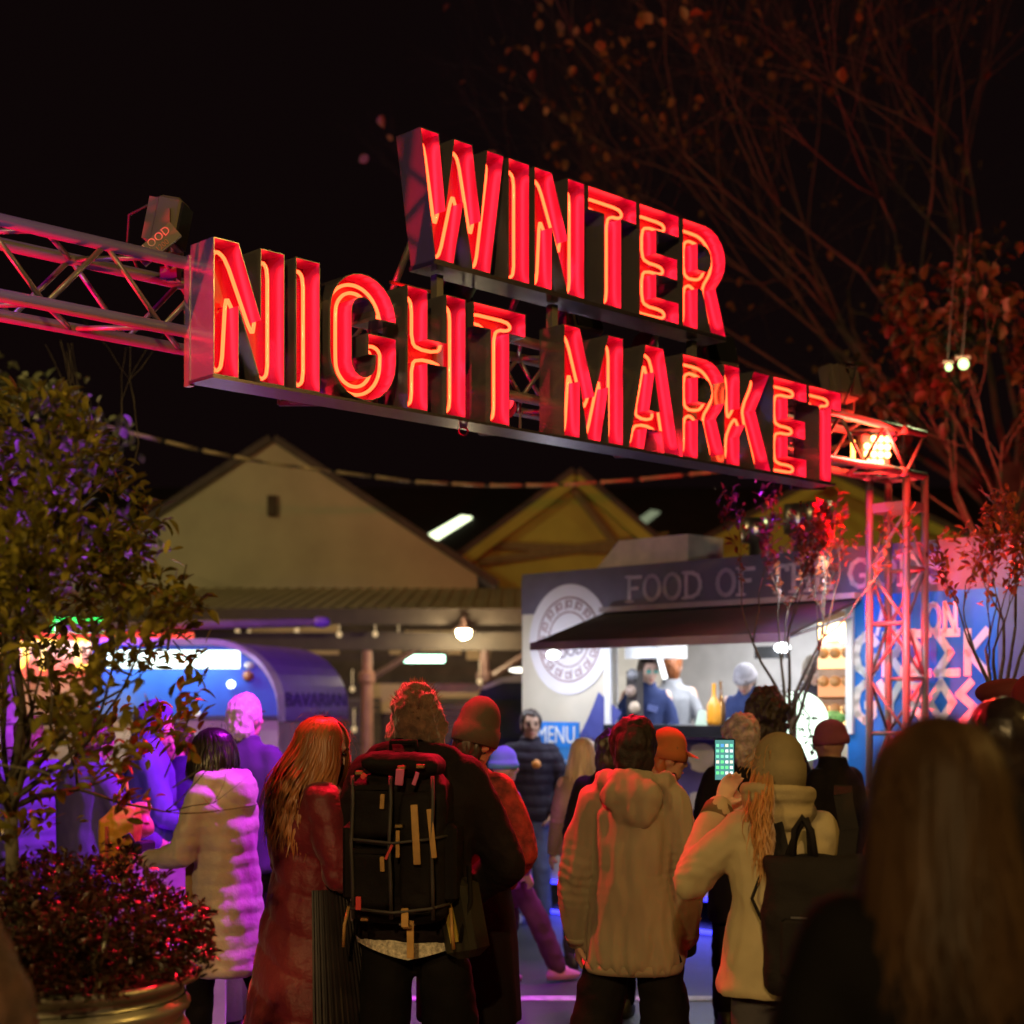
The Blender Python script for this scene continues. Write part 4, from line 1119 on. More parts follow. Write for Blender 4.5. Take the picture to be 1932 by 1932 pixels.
for q, d in tips:
    if random.random() < .028: ss.append((q, (rv(.6) + V((0, 0, -.6))).normalized()))
foliage(bt_, ss, LEAF('leaf_plane', (.16, .06, .025), (.24, .12, .04), .5, .35), .14, .11, 120)
# leaves of a second tree low on the right, close behind the truck
random.seed(9)
b2_ = thing('autumn_tree', 'dim green brown autumn tree low at the right edge behind the truck', 'tree', (XU(1900, 15.5), 15.5, 0))
mb = MB(); tips = []
mb.tube([(0, 0, 0), (.05, 0, 2), (0, .1, 3.2)], [.16, .13, .11], 12)
for i in range(6):
    a = i*1.05; branches(V((0, .1, 2.9)), V((math.cos(a)*.7, math.sin(a)*.7, 1)), 1.1, .03, 4, mb, tips, .4, .25, (2, 3), .76)
mb.build('trunk', bark, b2_, True)
foliage(b2_, [(q + rv(.05), (rv(.6) + V((0, 0, -.3))).normalized()) for q, d in tips], LEAF('leaf_autumn', (.035, .03, .01), (.07, .05, .012), .5, .3), .14, .10, 80)
# purple lit tree far left
random.seed(15)
p3 = thing('purple_tree', 'round tree washed in violet light behind the potted tree', 'tree', (XU(20, 13.5), 13.5, 0))
mb = MB(); tips = []
mb.tube([(0, 0, 0), (0, 0, 2.9)], [.1, .07], 10)
for i in range(7):
    a = i*.9; branches(V((0, 0, 2.4)), V((math.cos(a)*.55, math.sin(a)*.55, 1)), .8, .03, 3, mb, tips, .45, .3, (2, 3), .76)
mb.build('trunk', bark, p3, True)
foliage(p3, [(q + rv(.09), (rv(.7)).normalized()) for q, d in tips for _ in range(9)], LEAF('leaf_pale', (.16, .2, .1), (.26, .28, .14), .5, .3), .11, .07, 60)
lamp('SPOT', 'violet_uplight', 1900, (.38, .03, 1), None, (XU(60, 12), 12.0, .4), (XU(20, 13.5), 13.5, 3.4), .05, 70, .6)
# ------------------------------------------------------------------ people
skin_m = M('skin', (.50, .29, .20), .5, var=.08, scale=12)
skin_l = M('skin_pale', (.62, .40, .31), .5, var=.06, scale=12)
skin_d = M('skin_tan', (.36, .20, .13), .5, var=.08, scale=12)
def MT(name, c, rough=.85, **k):
    return M(name, c, rough, var=k.pop('var', .16), scale=k.pop('scale', 7), bump=k.pop('bump', .35), bscale=k.pop('bscale', 150), sheen=k.pop('sheen', .0), spec=k.pop('spec', .12), **k)
def eul(y, p, r): return (Matrix.Rotation(R(y), 3, 'Z') @ Matrix.Rotation(R(p), 3, 'X') @ Matrix.Rotation(R(r), 3, 'Y'))
def ring(z, rx, ry, cx=0, cy=0, n=20, e=2.3, tilt=0):
    out = []
    for j in range(n):
        a = 2*math.pi*j/n; c, s = math.cos(a), math.sin(a)
        k = (abs(c)**e + abs(s)**e)**(-1/e)
        out.append(V((cx + rx*c*k, cy + ry*s*k, z + tilt*s*k)))
    return out
def hand(mb, w_, d, n_, side, curl=.5, s=1.0, spread=.0):
    d = d.normalized(); n_ = (n_ - d*n_.dot(d)).normalized(); b = d.cross(n_).normalized() * side
    rings = []
    for f_, wx, th in ((-.01, .026, .020), (.03, .034, .017), (.06, .041, .015), (.09, .040, .013)):
        c = w_ + d*f_*s
        rings.append([c + (b*math.cos(t_)*wx + n_*math.sin(t_)*th)*s for t_ in [2*math.pi*j/10 for j in range(10)]])
    mb.loft(rings)
    for i, ln in enumerate((.068, .077, .072, .056)):
        p = w_ + d*.088*s + b*(.031 - .0205*i)*s; q = (d + b*(1.5-i)*spread).normalized(); a = curl*(.55 + .12*i); pts = [p]
        for sg, k_ in enumerate((.45, .32, .23)):
            q = (q*math.cos(a) + n_*math.sin(a)).normalized() ; pts.append(pts[-1] + q*ln*k_*s); a = curl*.8
        mb.caps(pts, [.0092*s, .0088*s, .008*s, .0068*s], 8)
    p = w_ + d*.028*s + b*.03*s; q = (d*.62 + b*.68 + n_*.35).normalized(); pts = [p, p + q*.042*s]
    q = (q*.8 + d*.4 + n_*.3*curl*2).normalized(); pts += [pts[-1] + q*.032*s, pts[-1] + q*.058*s]
    mb.caps(pts, [.014*s, .0115*s, .0095*s, .008*s], 8)
class Person:
    def __init__(p, label, u, Y, h, yaw, skin=None, head=(0, 0, 0), arms=None, legs=None, vox=.0135, face=False, lean=(0, 0), build=1.0, floor=0.0, shoe=None, group=None, x=None, hands=True, noshoe=False):
        X_ = XU(u, Y) if x is None else x
        p.root = thing('person', label, 'person', (X_, Y, floor), R(yaw), group)
        p.h = h; p.k = k = h/1.72; p.b = build; p.skin = skin or skin_m
        p.lean = V((lean[0], lean[1], 0))
        p.HR = eul(*head); p.neck = V((0, -.01, 1.47))*k + p.lean; p.HC = p.neck + p.HR @ (V((0, .02, .135))*k)
        p.arms = {}
        for s, nm in ((-1, 'L'), (1, 'R')):
            sh_ = V((s*.168*build, -.01, 1.395))*k + p.lean
            e_, w_ = (arms or {}).get(nm, ((s*.225, -.03, 1.10), (s*.225, .06, .86)))
            n_ = (arms or {}).get(nm+'n', (-s, .2, 0)); c_ = (arms or {}).get(nm+'c', .45)
            p.arms[nm] = (sh_, V(e_)*k, V(w_)*k, V(n_), c_, s)
        p.legs = {}
        for s, nm in ((-1, 'L'), (1, 'R')):
            kn, an = (legs or {}).get(nm, ((s*.095, .015, .48), (s*.10, -.02, .08)))
            p.legs[nm] = (V((s*.088, 0, .9))*k, V(kn)*k, V(an)*k)
        mb = MB(); b = build
        T = [(.80, .155, .105), (.90, .165, .115), (1.05, .14, .10), (1.2, .155, .11), (1.33, .17, .105), (1.41, .14, .08), (1.45, .065, .06)]
        mb.loft([ring(z*k, rx*k*b, ry*k, p.lean.x*min(1, max(0, (z-.9)/.5)), p.lean.y*min(1, max(0, (z-.9)/.5))) for z, rx, ry in T])
        mb.tube([p.neck - V((0, 0, .06*k)), p.neck.lerp(p.HC, .55)], [.062*k, .055*k], 12)
        i0 = len(mb.v); hc = MB()
        hc.ell((0, -.005, .02), (.077, .096, .105), 18, 12); hc.ell((0, .022, -.055), (.058, .066, .062), 14, 10)
        hc.ell((0, .072, -.088), (.026, .022, .02), 8, 6)
        hc.tube([(0, .088, .03), (0, .112, -.022)], [.010, .016], 8); hc.ell((0, .108, -.024), (.016, .014, .012), 8, 6)
        hc.ell((0, .086, -.056), (.024, .011, .007), 8, 6); hc.ell((0, .083, -.066), (.02, .011, .006), 8, 6)
        for s in (-1, 1):
            hc.ell((s*.078, -.008, -.012), (.011, .02, .032), 8, 6); hc.ell((s*.03, .083, .034), (.022, .012, .008), 8, 6); hc.ell((s*.042, .07, -.018), (.022, .018, .018), 8, 6)
        mb.add([p.HC + p.HR @ (q*k) for q in hc.v], hc.f)
        for nm, (sh_, e_, w_, n_, c_, s) in p.arms.items():
            mb.caps([sh_, e_, w_], [.052*k, .041*k, .029*k])
            if hands: hand(mb, w_, (w_-e_), n_, -s if True else s, c_, k)
        for nm, (hp, kn, an) in p.legs.items():
            mb.caps([hp, kn, an], [.085*k, .058*k, .042*k])
            mb.caps([an - V((0, .02, .04))*k, an + V((0, .13, -.05))*k], [.038*k, .03*k])
        p.body = blob(mb, 'body', p.skin, p.root, vox, 3)
        if face:
            for s in (-1, 1):
                MB().ell(p.HC + p.HR @ (V((s*.031, .088, .012))*k), (.013*k, .008*k, .008*k), 8, 6).build('eye', M('eye_dark', (.02, .015, .012), .2), p.root, True)
                MB().box(p.HC + p.HR @ (V((s*.031, .097, .036))*k), (.032*k, .008*k, .007*k), p.HR).build('eyebrow', M('brow_dark', (.05, .03, .02), .8), p.root)
            MB().ell(p.HC + p.HR @ (V((0, .091, -.06))*k), (.024*k, .008*k, .008*k), 10, 6, p.HR).build('mouth', M('lips', (.45, .14, .12), .5), p.root, True)
    def hp(p, x, y, z): return p.HC + p.HR @ (V((x, y, z))*p.k)
    def shoes(p, mat):
        for nm, (hp, kn, an) in p.legs.items():
            k = p.k; mb = MB(); a = an
            mb.loft([ring(a.z - .078*k, .045*k, .14*k, a.x, a.y + .045*k, 14), ring(a.z - .04*k, .048*k, .145*k, a.x, a.y + .045*k, 14), ring(a.z - .005*k, .046*k, .09*k, a.x, a.y + .005*k, 14), ring(a.z + .035*k, .048*k, .055*k, a.x, a.y - .01*k, 14)])
            mb.build('shoe', mat, p.root, True)
        return p
    def pants(p, mat, wide=1.0, vox=.016, top=.95, folds=.007):
        k = p.k; mb = MB()
        mb.loft([ring(z*k, rx*k*p.b, ry*k) for z, rx, ry in ((.74, .15, .115), (.86, .165, .125), (top, .15, .115))])
        for nm, (hp, kn, an) in p.legs.items():
            a = an + (kn-an)*.06
            mb.caps([hp + V((0, 0, -.04*k)), kn, a], [.078*k*min(wide, 1.15), .074*k*wide, .066*k*wide], 14)
        blob(mb, 'trousers', mat, p.root, vox, 5, lambda c, n: folds*noise.noise(V((c.x*9, c.y*9, c.z*16))) + .004*noise.noise(c*30)); return p
    def jacket(p, mat, hem=.80, bulk=1.0, flare=1.0, vox=.012, folds=.008, fs=(8, 8, 5), gather=0, crease=.003, quilt=0, qstep=.075, collar=.045, sleeve=1.0, name='jacket', arms='LR', it=5, hood=None, slim=1.0, shoulder=1.0, diag=0.0, cuff=True):
        k = p.k; b = bulk*p.b; mb = MB(); lx, ly = p.lean.x, p.lean.y
        def lw(z): return min(1, max(0, (z-.9)/.5))
        T = [(hem, .165*flare, .135*flare), (hem+.03, .173*flare, .142*flare), ((hem+1.1)/2, .168*(1+flare)/2*slim, .138*(1+flare)/2*slim), (1.1, .158*slim, .13*slim), (1.22, .166, .133), (1.34, .180*shoulder, .125), (1.42, .148*shoulder, .098), (1.47, .085, .08)]
        if hem > 1.0: T = T[:2] + T[4:]
        mb.loft([ring(z*k, rx*k*b, ry*k*bulk, lx*lw(z), ly*lw(z)) for z, rx, ry in T])
        if collar: mb.loft([ring(1.40*k, .105*k, .10*k, lx, ly), ring(1.46*k, .088*k, .09*k, lx, ly-.005), ring((1.47+collar)*k, .082*k, .085*k, lx, ly)])
        for nm in arms:
            sh_, e_, w_, n_, c_, s = p.arms[nm]
            sh2 = sh_ + V((-s*.02, 0, -.005))*k
            wz = e_.lerp(w_, .96)
            mb.caps([sh2, sh_.lerp(e_, .5), e_, e_.lerp(w_, .55), wz], [.068*k*bulk*sleeve, .064*k*bulk*sleeve, .058*k*bulk*sleeve, .052*k*bulk*sleeve, .044*k*bulk*sleeve], 12)
        if hood:
            c = V((lx, ly - .06*k, 1.455*k))
            for a in range(13):
                t_ = math.pi*(1.0 + a/12.0) ; r_ = .098*k
                mb.ell(c + V((math.cos(t_)*r_*1.4, math.sin(t_)*r_*.95 + .055*k, .012*k + .012*k*abs(math.sin(t_))**2)), (.046*k, .045*k, .05*k), 10, 7)
            mb.ell(c + V((.005*k, -.066*k, -.035*k)), (.13*k, .055*k, .085*k), 14, 10)
            mb.ell(c + V((.015*k, -.078*k, -.085*k)), (.095*k, .042*k, .065*k), 12, 8)
        elb = [(p.arms[nm][1], (p.arms[nm][2]-p.arms[nm][1]).normalized()) for nm in arms]
        def dd(c, n):
            d = folds*noise.noise(V((c.x*fs[0], c.y*fs[1], c.z*fs[2])) ) + folds*.45*noise.noise(V((c.x*fs[0]*2.6+5, c.y*fs[1]*2.6, c.z*fs[2]*2.6)))
            r_ = noise.noise(V((c.x*fs[0]*1.7+9, c.y*fs[1]*1.7, c.z*fs[2]*1.6+3))); d += folds*.4*(.28 - min(abs(r_), .5))
            for e_, d_ in elb:
                q_ = c - e_; l_ = q_.length
                if l_ < .24: d += crease*math.sin(q_.dot(d_)*165 + 5*noise.noise(c*9))*math.exp(-(l_/.12)**2)
            if gather: d += gather*math.sin(math.atan2(c.y, c.x)*19 + 2*noise.noise(c*7))*math.exp(-max(0, c.z - hem*k)/.07)
            if quilt:
                q = abs(math.sin(math.pi*(c.z + diag*c.x + .012*noise.noise(c*6))/qstep)); d += quilt*(q**.55 - .6)
            return d
        p.top = blob(mb, name, mat, p.root, vox, it, dd)
        if cuff:
            for nm in arms:
                sh_, e_, w_, n_, c_, s = p.arms[nm]; d = (w_-e_).normalized()
                MB().tube([e_.lerp(w_, .93), w_ + d*.004], [.043*k*bulk*sleeve, .039*k*bulk*sleeve], 14).build('cuff', mat, p.root, True)
        return p
    def beanie(p, mat, tall=.06, cuff=.06, slack=0, z0=.0, name='beanie'):
        k = p.k; mb = MB(); pr = []
        for i in range(10):
            a = i/9*math.pi/2; pr.append(((.092 + .006*math.sin(a*2))*math.cos(a), z0 + cuff + (.085 + tall*.6)*math.sin(a)))
        n = 44; rings = []
        def rr(j): return 1 + .012*(1 if j % 2 else -1)
        def rg(r, z, f=1): return [p.hp(r*f*rr(j)*math.cos(2*math.pi*j/n)*.92, (r*f*rr(j)*math.sin(2*math.pi*j/n)*1.1 - .01 - slack*max(0, z-.1)), z) for j in range(n)]
        rings = [rg(r + .004, z) for r, z in [(.094, z0 - .005), (.101, z0 + .0), (.104, z0+cuff*.5), (.101, z0+cuff-.004), (.096, z0+cuff)] + [(r - .002, z+.001) for r, z in pr[1:]]]
        mb.loft(rings); return mb.build(name, mat, p.root, True)
    def cap_hair(p, mat, low=-.05, vol=1.0, vox=.008, rough=.012, front=.5, name='hair', back=0):
        mb = MB(); k = p.k
        mb.ell((0, -.012, .03), (.089*vol, .106*vol, .106*vol), 18, 12)
        mb.ell((0, -.05, low*.5 + .01), (.082*vol, .066*vol, .075 + abs(low)*.6), 14, 10)
        if back: mb.ell((0, -.06, -.06-back), (.075*vol, .05, .06+back), 12, 8)
        vs = [p.HC + p.HR @ (q*k) for q in mb.v]; mb.v = vs
        # clear the face: flatten what stands in front of the brow
        for i, q in enumerate(mb.v):
            l = p.HR.transposed() @ (q - p.HC) / k
            if l.y > .055 and l.z < .075: l.y = .055 - (.075 - l.z)*.2; mb.v[i] = p.HC + p.HR @ (l*k)
        return blob(mb, name, mat, p.root, vox, 2, lambda c, n: rough*noise.noise(V((c.x*28, c.y*28, c.z*14))) + rough*.6*noise.noise(V((c.x*70, c.y*70, c.z*30))))
    def long_hair(p, mat, length=.4, n=420, wave=.012, spread=1.0, front=False, wid=.006, seed=1, out=.0, sidepart=0.0, arc=(105, 435), back=.03, name='hair', taper=.8, bulge=1.0):
        "locks combed from the crown over the skull and down"
        rnd = random.Random(seed); mb = MB(); k = p.k
        base = MB(); base.ell((0, -.014, .022), (.084, .102, .104), 16, 12)
        for i, q in enumerate(base.v):
            if q.y > .05 and q.z < .07: q.y = .05 - (.07-q.z)*.25
        mb.add([p.HC + p.HR @ (q*k) for q in base.v], base.f)
        for i in range(n):
            a = R(rnd.uniform(*arc)); lay = rnd.uniform(.94, 1.10)
            L = length*rnd.uniform(taper, 1.05); pts = []
            ca, sa = math.cos(a), math.sin(a); ph = rnd.uniform(0, 6.28); fr_ = rnd.uniform(9, 15); of = rnd.gauss(0, .010)
            for j in range(5):                                   # over the skull
                t_ = R(88 - 80*j/4)
                pts.append(p.hp(.089*lay*bulge*math.cos(t_)*ca + sidepart*math.sin(t_), .106*lay*bulge*math.cos(t_)*sa - .012, .02 + .105*lay*math.sin(t_)))
            end = pts[-1]
            m_ = max(4, int(length/.05))
            dirn = (p.HR @ V((ca, sa, 0))); dirn.z = 0
            for j in range(1, m_+1):
                f_ = j/m_; q = end + V((0, 0, -L*f_*k)) + dirn*(k*(spread*.05*math.sin(f_*math.pi*.6) + out*f_)) + V((0, -back*f_*math.sin(f_*2)*k, 0)) + V((of, of, 0))*f_
                q += V((math.sin(ph + f_*fr_*length*2.2), math.cos(ph*1.7 + f_*fr_*length*2), 0))*wave*f_*k
                pts.append(q)
            for j in range(len(pts)-1):
                pass
            w_ = wid*rnd.uniform(.6, 1.6)*k
            side_ = V((-dirn.y, dirn.x, 0));  side_ = side_.normalized() if side_.length > 1e-4 else V((1, 0, 0))
            lift = dirn.normalized()*w_*.5 if dirn.length > 1e-4 else V((0, w_*.5, 0))
            vs = []; fs = []
            for j, q in enumerate(pts):
                tw = (1 if j < len(pts)-2 else .55 if j < len(pts)-1 else .12)
                vs += [q - side_*w_*tw, q + lift*tw, q + side_*w_*tw]
                if j: b_ = 3*j; fs += [(b_-3, b_-2, b_+1, b_), (b_-2, b_-1, b_+2, b_+1)]
            mb.add(vs, fs)
        for i in range(n//7):                                        # flyaways
            a = R(rnd.uniform(*arc)); t_ = R(rnd.uniform(0, 80)); lay = rnd.uniform(1.08, 1.2)
            q = p.hp(.089*lay*bulge*math.cos(t_)*math.cos(a), .106*lay*math.cos(t_)*math.sin(a) - .012, .02 + .105*lay*math.sin(t_))
            pts = [q]; d = p.HR @ V((math.cos(a)*.5 + rnd.gauss(0, .5), math.sin(a)*.5 + rnd.gauss(0, .5), rnd.gauss(-.2, .5)))
            for j in range(4): pts.append(pts[-1] + d.normalized()*.018*k); d += V((rnd.gauss(0, .3), rnd.gauss(0, .3), -.45))
            for j in range(4):
                s_ = V((.0009, 0, 0)); mb.add([pts[j]-s_, pts[j]+s_, pts[j+1]+s_, pts[j+1]-s_], [(0, 1, 2, 3)])
        return mb.build(name, mat, p.root, True, fix=False)
def HM(name, c, rough=.38, spec=.5): return M(name, c, rough, var=.45, scale=14, stretch=(1, 1, .12), spec=spec)
black_c = MT('black_cloth', (.011, .009, .010)); dark_c = MT('dark_denim', (.035, .032, .04)); navy_c = MT('navy_cloth', (.03, .04, .12))
shoe_b = M('shoe_black', (.03, .03, .03), .5); shoe_w = M('shoe_white', (.6, .55, .6), .5)

# --- backpack man ---------------------------------------------------------
Pm = Person('tall person from behind in fur trapper hat and black hooded parka with big backpack', 783, 6.0, 1.80, -6, skin_m, head=(-4, -6, 0), build=1.12,
            arms={'L': ((-.285, .02, 1.08), (-.25, .16, .86)), 'R': ((.33, .06, 1.07), (.18, .22, .93))}, legs={'L': ((-.13, .02, .48), (-.14, -.02, .08)), 'R': ((.13, .02, .48), (.15, -.02, .08))})
parka = MT('black_parka', (.014, .010, .011), bscale=30)
Pm.jacket(parka, hem=.80, bulk=1.2, folds=.014, fs=(6, 6, 6), collar=.05, sleeve=1.12, hood=True, shoulder=1.05)
Pm.pants(MT('black_trousers', (.009, .008, .008)), 1.5)
Pm.shoes(shoe_b)
hat = MB()
for i, (r_, z) in enumerate(((.105, -.07), (.118, -.03), (.116, .03), (.112, .08), (.10, .115), (.07, .145), (.03, .158))):
    pass
hat.ell((0, -.01, .05), (.108, .118, .112), 18, 12); hat.tube([(0, -.01, -.09), (0, -.01, .05)], [.112, .116], 18)
hat.ell((-.10, .02, -.05), (.03, .05, .1), 10, 8); hat.ell((.10, .02, -.05), (.03, .05, .1), 10, 8)
hat.v = [Pm.hp(q.x*.86, q.y*.88, q.z*.9) for q in hat.v]
blob(hat, 'fur_hat', M('red_brown_fur', (.13, .06, .04), .8, var=.6, scale=22, bump=.9, bscale=70, sheen=.5), Pm.root, .009, 2, lambda c, n: .020*noise.noise(c*16) + .010*noise.noise(c*45))
fz = MB(); rnd = random.Random(4)
for i in range(420):
    a, e_ = rnd.uniform(0, 6.28), rnd.uniform(-.9, 1.5); q = V((.092*math.cos(a)*math.cos(e_), .10*math.sin(a)*math.cos(e_) - .01, .035 + .104*math.sin(e_))); d = (q - V((0, 0, .0))).normalized()
    q0 = Pm.hp(*q); q1 = Pm.hp(*(q + d*rnd.uniform(.012, .032) + V((rnd.gauss(0, .008), rnd.gauss(0, .008), 0)))); s_ = V((.0022, 0, .0)); fz.add([q0 - s_, q0 + s_, q1], [(0, 1, 2)])
tag(fz.build('fur_tufts', M('fur_tuft', (.22, .10, .06), .7), Pm.root, fix=False), kind='stuff')
# pale lace hem under the parka
hm = MB(); n = 40; k = Pm.k
r0 = ring(.83*k, .235, .165, 0, 0, n); r1 = ring(.745*k, .225, .165, 0, 0, n)
for j in range(n): r1[j].z += .035*abs(math.cos(2*math.pi*j/n)) - .01*math.sin(6*math.pi*j/n)
hm.loft([r0, r1], False); hm.build('lace_hem', M('lace_cloth', (.55, .50, .40), .8, var=.5, scale=70, bump=.8, bscale=120), Pm.root, True)
# backpack (own thing)
bp = thing('backpack', 'big black travel backpack with tan pull tabs worn by the tall person', 'backpack', Pm.root.location + V((-.035, -.20, .93)), R(-8))
bpc = MT('black_cordura', (.010, .008, .008), .7, bscale=120)
tan = M('tan_leather', (.46, .26, .08), .55, var=.2, scale=20); redt = M('red_tab', (.7, .06, .06), .5); pnk = M('pink_tab', (.6, .12, .3), .5); brs = M('brass_buckle', (.6, .45, .2), .3, metal=1)
def part(mb, name, mat, par=bp, sm=False): return mb.build(name, mat, par, sm)
def soft(mb, name, a=.009):
    return blob(mb, name, bpc, bp, .011, 3, lambda c, n: a*noise.noise(V((c.x*11, c.y*11, c.z*8))) + a*.6*(.25 - abs(noise.noise(V((c.x*19 + 4, c.y*19, c.z*26))))))
soft(MB().box((0, 0, .27), (.36, .2, .56), bev=.035), 'main_bag', .012)
soft(MB().box((.01, -.02, .585), (.30, .2, .09), Matrix.Rotation(.05, 3, 'Y'), bev=.03), 'lid', .012)
soft(MB().box((-.085, -.125, .415), (.155, .06, .19), bev=.016), 'pocket')
soft(MB().box((-.085, -.125, .165), (.155, .06, .22), bev=.016), 'pocket')
soft(MB().box((.075, -.115, .27), (.12, .045, .44), bev=.014), 'pocket')
part(MB().box((.19, 0, .22), (.06, .15, .3), bev=.02), 'side_pocket', bpc); part(MB().box((-.19, 0, .22), (.05, .15, .3), bev=.02), 'side_pocket', bpc)
part(MB().box((-.085, -.158, .507), (.15, .012, .018)), 'pocket_flap', bpc); part(MB().box((-.085, -.158, .272), (.15, .012, .018)), 'pocket_flap', bpc)
def strap(x, z, w_, h_, mat, y=-.166, rot=0, name='pull_tab'):
    part(MB().box((x, y, z), (w_, .008, h_), Matrix.Rotation(R(rot), 3, 'Y'), bev=.002), name, mat)
for x, z, w_, h_, mt_, rt_ in ((-.04, .455, .016, .055, tan, 3), (-.04, .225, .016, .055, tan, -2), (.018, .30, .014, .10, tan, 0), (.085, .335, .026, .22, tan, -3), (.145, .34, .02, .18, tan, -6),
                               (.045, .03, .026, .07, tan, 0), (.058, -.055, .026, .14, tan, 0), (-.13, .08, .02, .05, redt, 0), (-.11, .548, .018, .022, redt, 40), (-.015, .27, .01, .06, redt, 25), (.025, .545, .03, .06, pnk, 5), (.085, .54, .014, .05, pnk, 20)):
    strap(x, z, w_, h_, mt_, -.166 if z > 0 else -.13, rt_)
for x, z in ((-.13, .56), (.03, .58), (.10, .585), (.05, -.005), (-.11, .02), (.02, .365)): part(MB().box((x, -.15, z), (.03, .02, .016), bev=.003), 'buckle', brs)
web = M('grey_webbing', (.05, .045, .045), .6, bump=.5, bscale=200)
for x in (-.155, -.012, .145): part(MB().tube([(x, -.155, .55), (x+.004, -.166, .45), (x-.003, -.163, .3), (x+.003, -.165, .15), (x, -.14, .02)], .007, 6), 'webbing', web, sm=True)
for z in (.315, .06): part(MB().tube([(-.185, -.06, z+.01), (-.16, -.158, z), (0, -.17, z-.012), (.14, -.16, z+.004), (.19, -.06, z+.01)], .006, 6), 'webbing', web, sm=True)
part(MB().box((.045, -.12, -.0), (.06, .02, .008)), 'buckle', M('steel_bar', (.6,)*3, .25, metal=1))
part(MB().tube([(-.05, .02, .63), (-.05, .02, .67), (.05, .02, .67), (.05, .02, .63)], .009, 8), 'grab_handle', bpc, sm=True)
for sx in (-1, 1):
    part(MB().tube([(sx*.1, .09, .56), (sx*.13, .16, .56), (sx*.16, .24, .5)], .018, 8), 'shoulder_strap', bpc, sm=True)
part(MB().tube([(-.181, -.06, .0), (-.181, -.07, .3), (-.175, -.06, .5)], .006, 6), 'seam_piping', M('grey_piping', (.3, .26, .26), .4), sm=True)
for sx in (-.2, .19): part(MB().tube([(sx, -.03, .05), (sx*1.05, -.06, -.02), (sx*1.08, -.05, -.1)], .007, 6), 'loose_strap', tan, sm=True)
# camera bag hanging at the right hip
cb_ = thing('shoulder_bag', 'olive and black side bag hanging at the hip of the backpack wearer', 'bag', Pm.root.location + V((.19, -.16, .80)), R(-30))
MB().box((0, 0, .13), (.14, .13, .30), Matrix.Rotation(R(-12), 3, 'Y'), bev=.03).build('pouch', MT('olive_cloth', (.03, .027, .018), .6), cb_)
MB().box((-.015, -.075, .17), (.035, .012, .25), Matrix.Rotation(R(-14), 3, 'Y')).build('stripe', M('mustard_strap', (.36, .27, .04), .6), cb_)
MB().tube([(.03, -.07, .05), (.06, -.04, .2), (.03, 0, .33)], .01, 6).build('strap', bpc, cb_, True)

# --- beanie person behind ---------------------------------------------------
Pb = Person('person in a dark beanie and red black patterned coat leaning on the tall backpack wearer', 872, 6.75, 1.70, -12, skin_m, head=(-25, -12, 8), lean=(.02, 0), arms={'R': ((.27, .03, 1.1), (.16, .2, .95))})
Pb.jacket(M('patterned_coat', (.05, .02, .02), .8, var=.6, scale=16, col2=(.35, .05, .04), bump=.4), hem=.66, bulk=1.12, folds=.012, flare=1.1)
coat = MB(); k = Pb.k; coat.loft([ring(.36*k, .24, .18, .03, 0), ring(.7*k, .225, .17, .02, 0), ring(1.0*k, .2, .15)]); blob(coat, 'long_coat', black_c, Pb.root, .014, 4, lambda c, n: .01*noise.noise(V((c.x*10, c.y*10, c.z*3))))
Pb.pants(black_c); Pb.shoes(shoe_b); Pb.beanie(MT('charcoal_knit', (.09, .075, .06)), .09, .075, z0=-.01); Pb.cap_hair(HM('hair_dark', (.035, .02, .015)), -.1, .97)

# --- red coat woman -----------------------------------------------------------
Pr = Person('woman with long auburn hair in a long quilted red coat looking down to the right', 582, 6.15, 1.69, -58, skin_l, head=(-22, -20, 0), face=True, vox=.009, arms={'L': ((-.23, .0, 1.1), (-.15, .26, 1.02)), 'R': ((.25, .02, 1.1), (.12, .28, 1.02))})
redc = M('red_coat', (.17, .010, .022), .55, var=.15, scale=5, bump=.4, bscale=26, sheen=.2)
Pr.jacket(redc, hem=.42, bulk=1.12, flare=1.6, folds=.014, fs=(7, 7, 3), quilt=.015, qstep=.15, diag=.35, collar=.03, slim=.95, it=4)
pl = MB(); k = Pr.k; n = 96; rs_p = []
for z, f_ in ((.30, 1.5), (.6, 1.3), (.9, 1.08), (1.04, .98)):
    rg_ = []
    for j in range(n):
        a = R(-26 + 92*j/(n-1)); q = 1 + .045*(1 if (j//3) % 2 else -1)*(1.1 - z*.8)
        rg_.append(V((.222*f_*q*math.cos(a), .175*f_*q*math.sin(a), z*k)))
    rs_p.append(rg_)
for a_ in range(len(rs_p)-1):
    pl.add(rs_p[a_] + rs_p[a_+1], [(j, j+1, n+j+1, n+j) for j in range(n-1)])
pl.build('pleated_panel', M('pleated_black', (.022, .016, .016), .5, var=.4, scale=9), Pr.root, False)
Pr.pants(black_c); Pr.shoes(shoe_b)
Pr.long_hair(HM('hair_copper', (.34, .13, .045)), .46, 820, .011, .6, seed=2, out=.0, arc=(75, 400), back=.11, wid=.0046, taper=.5)

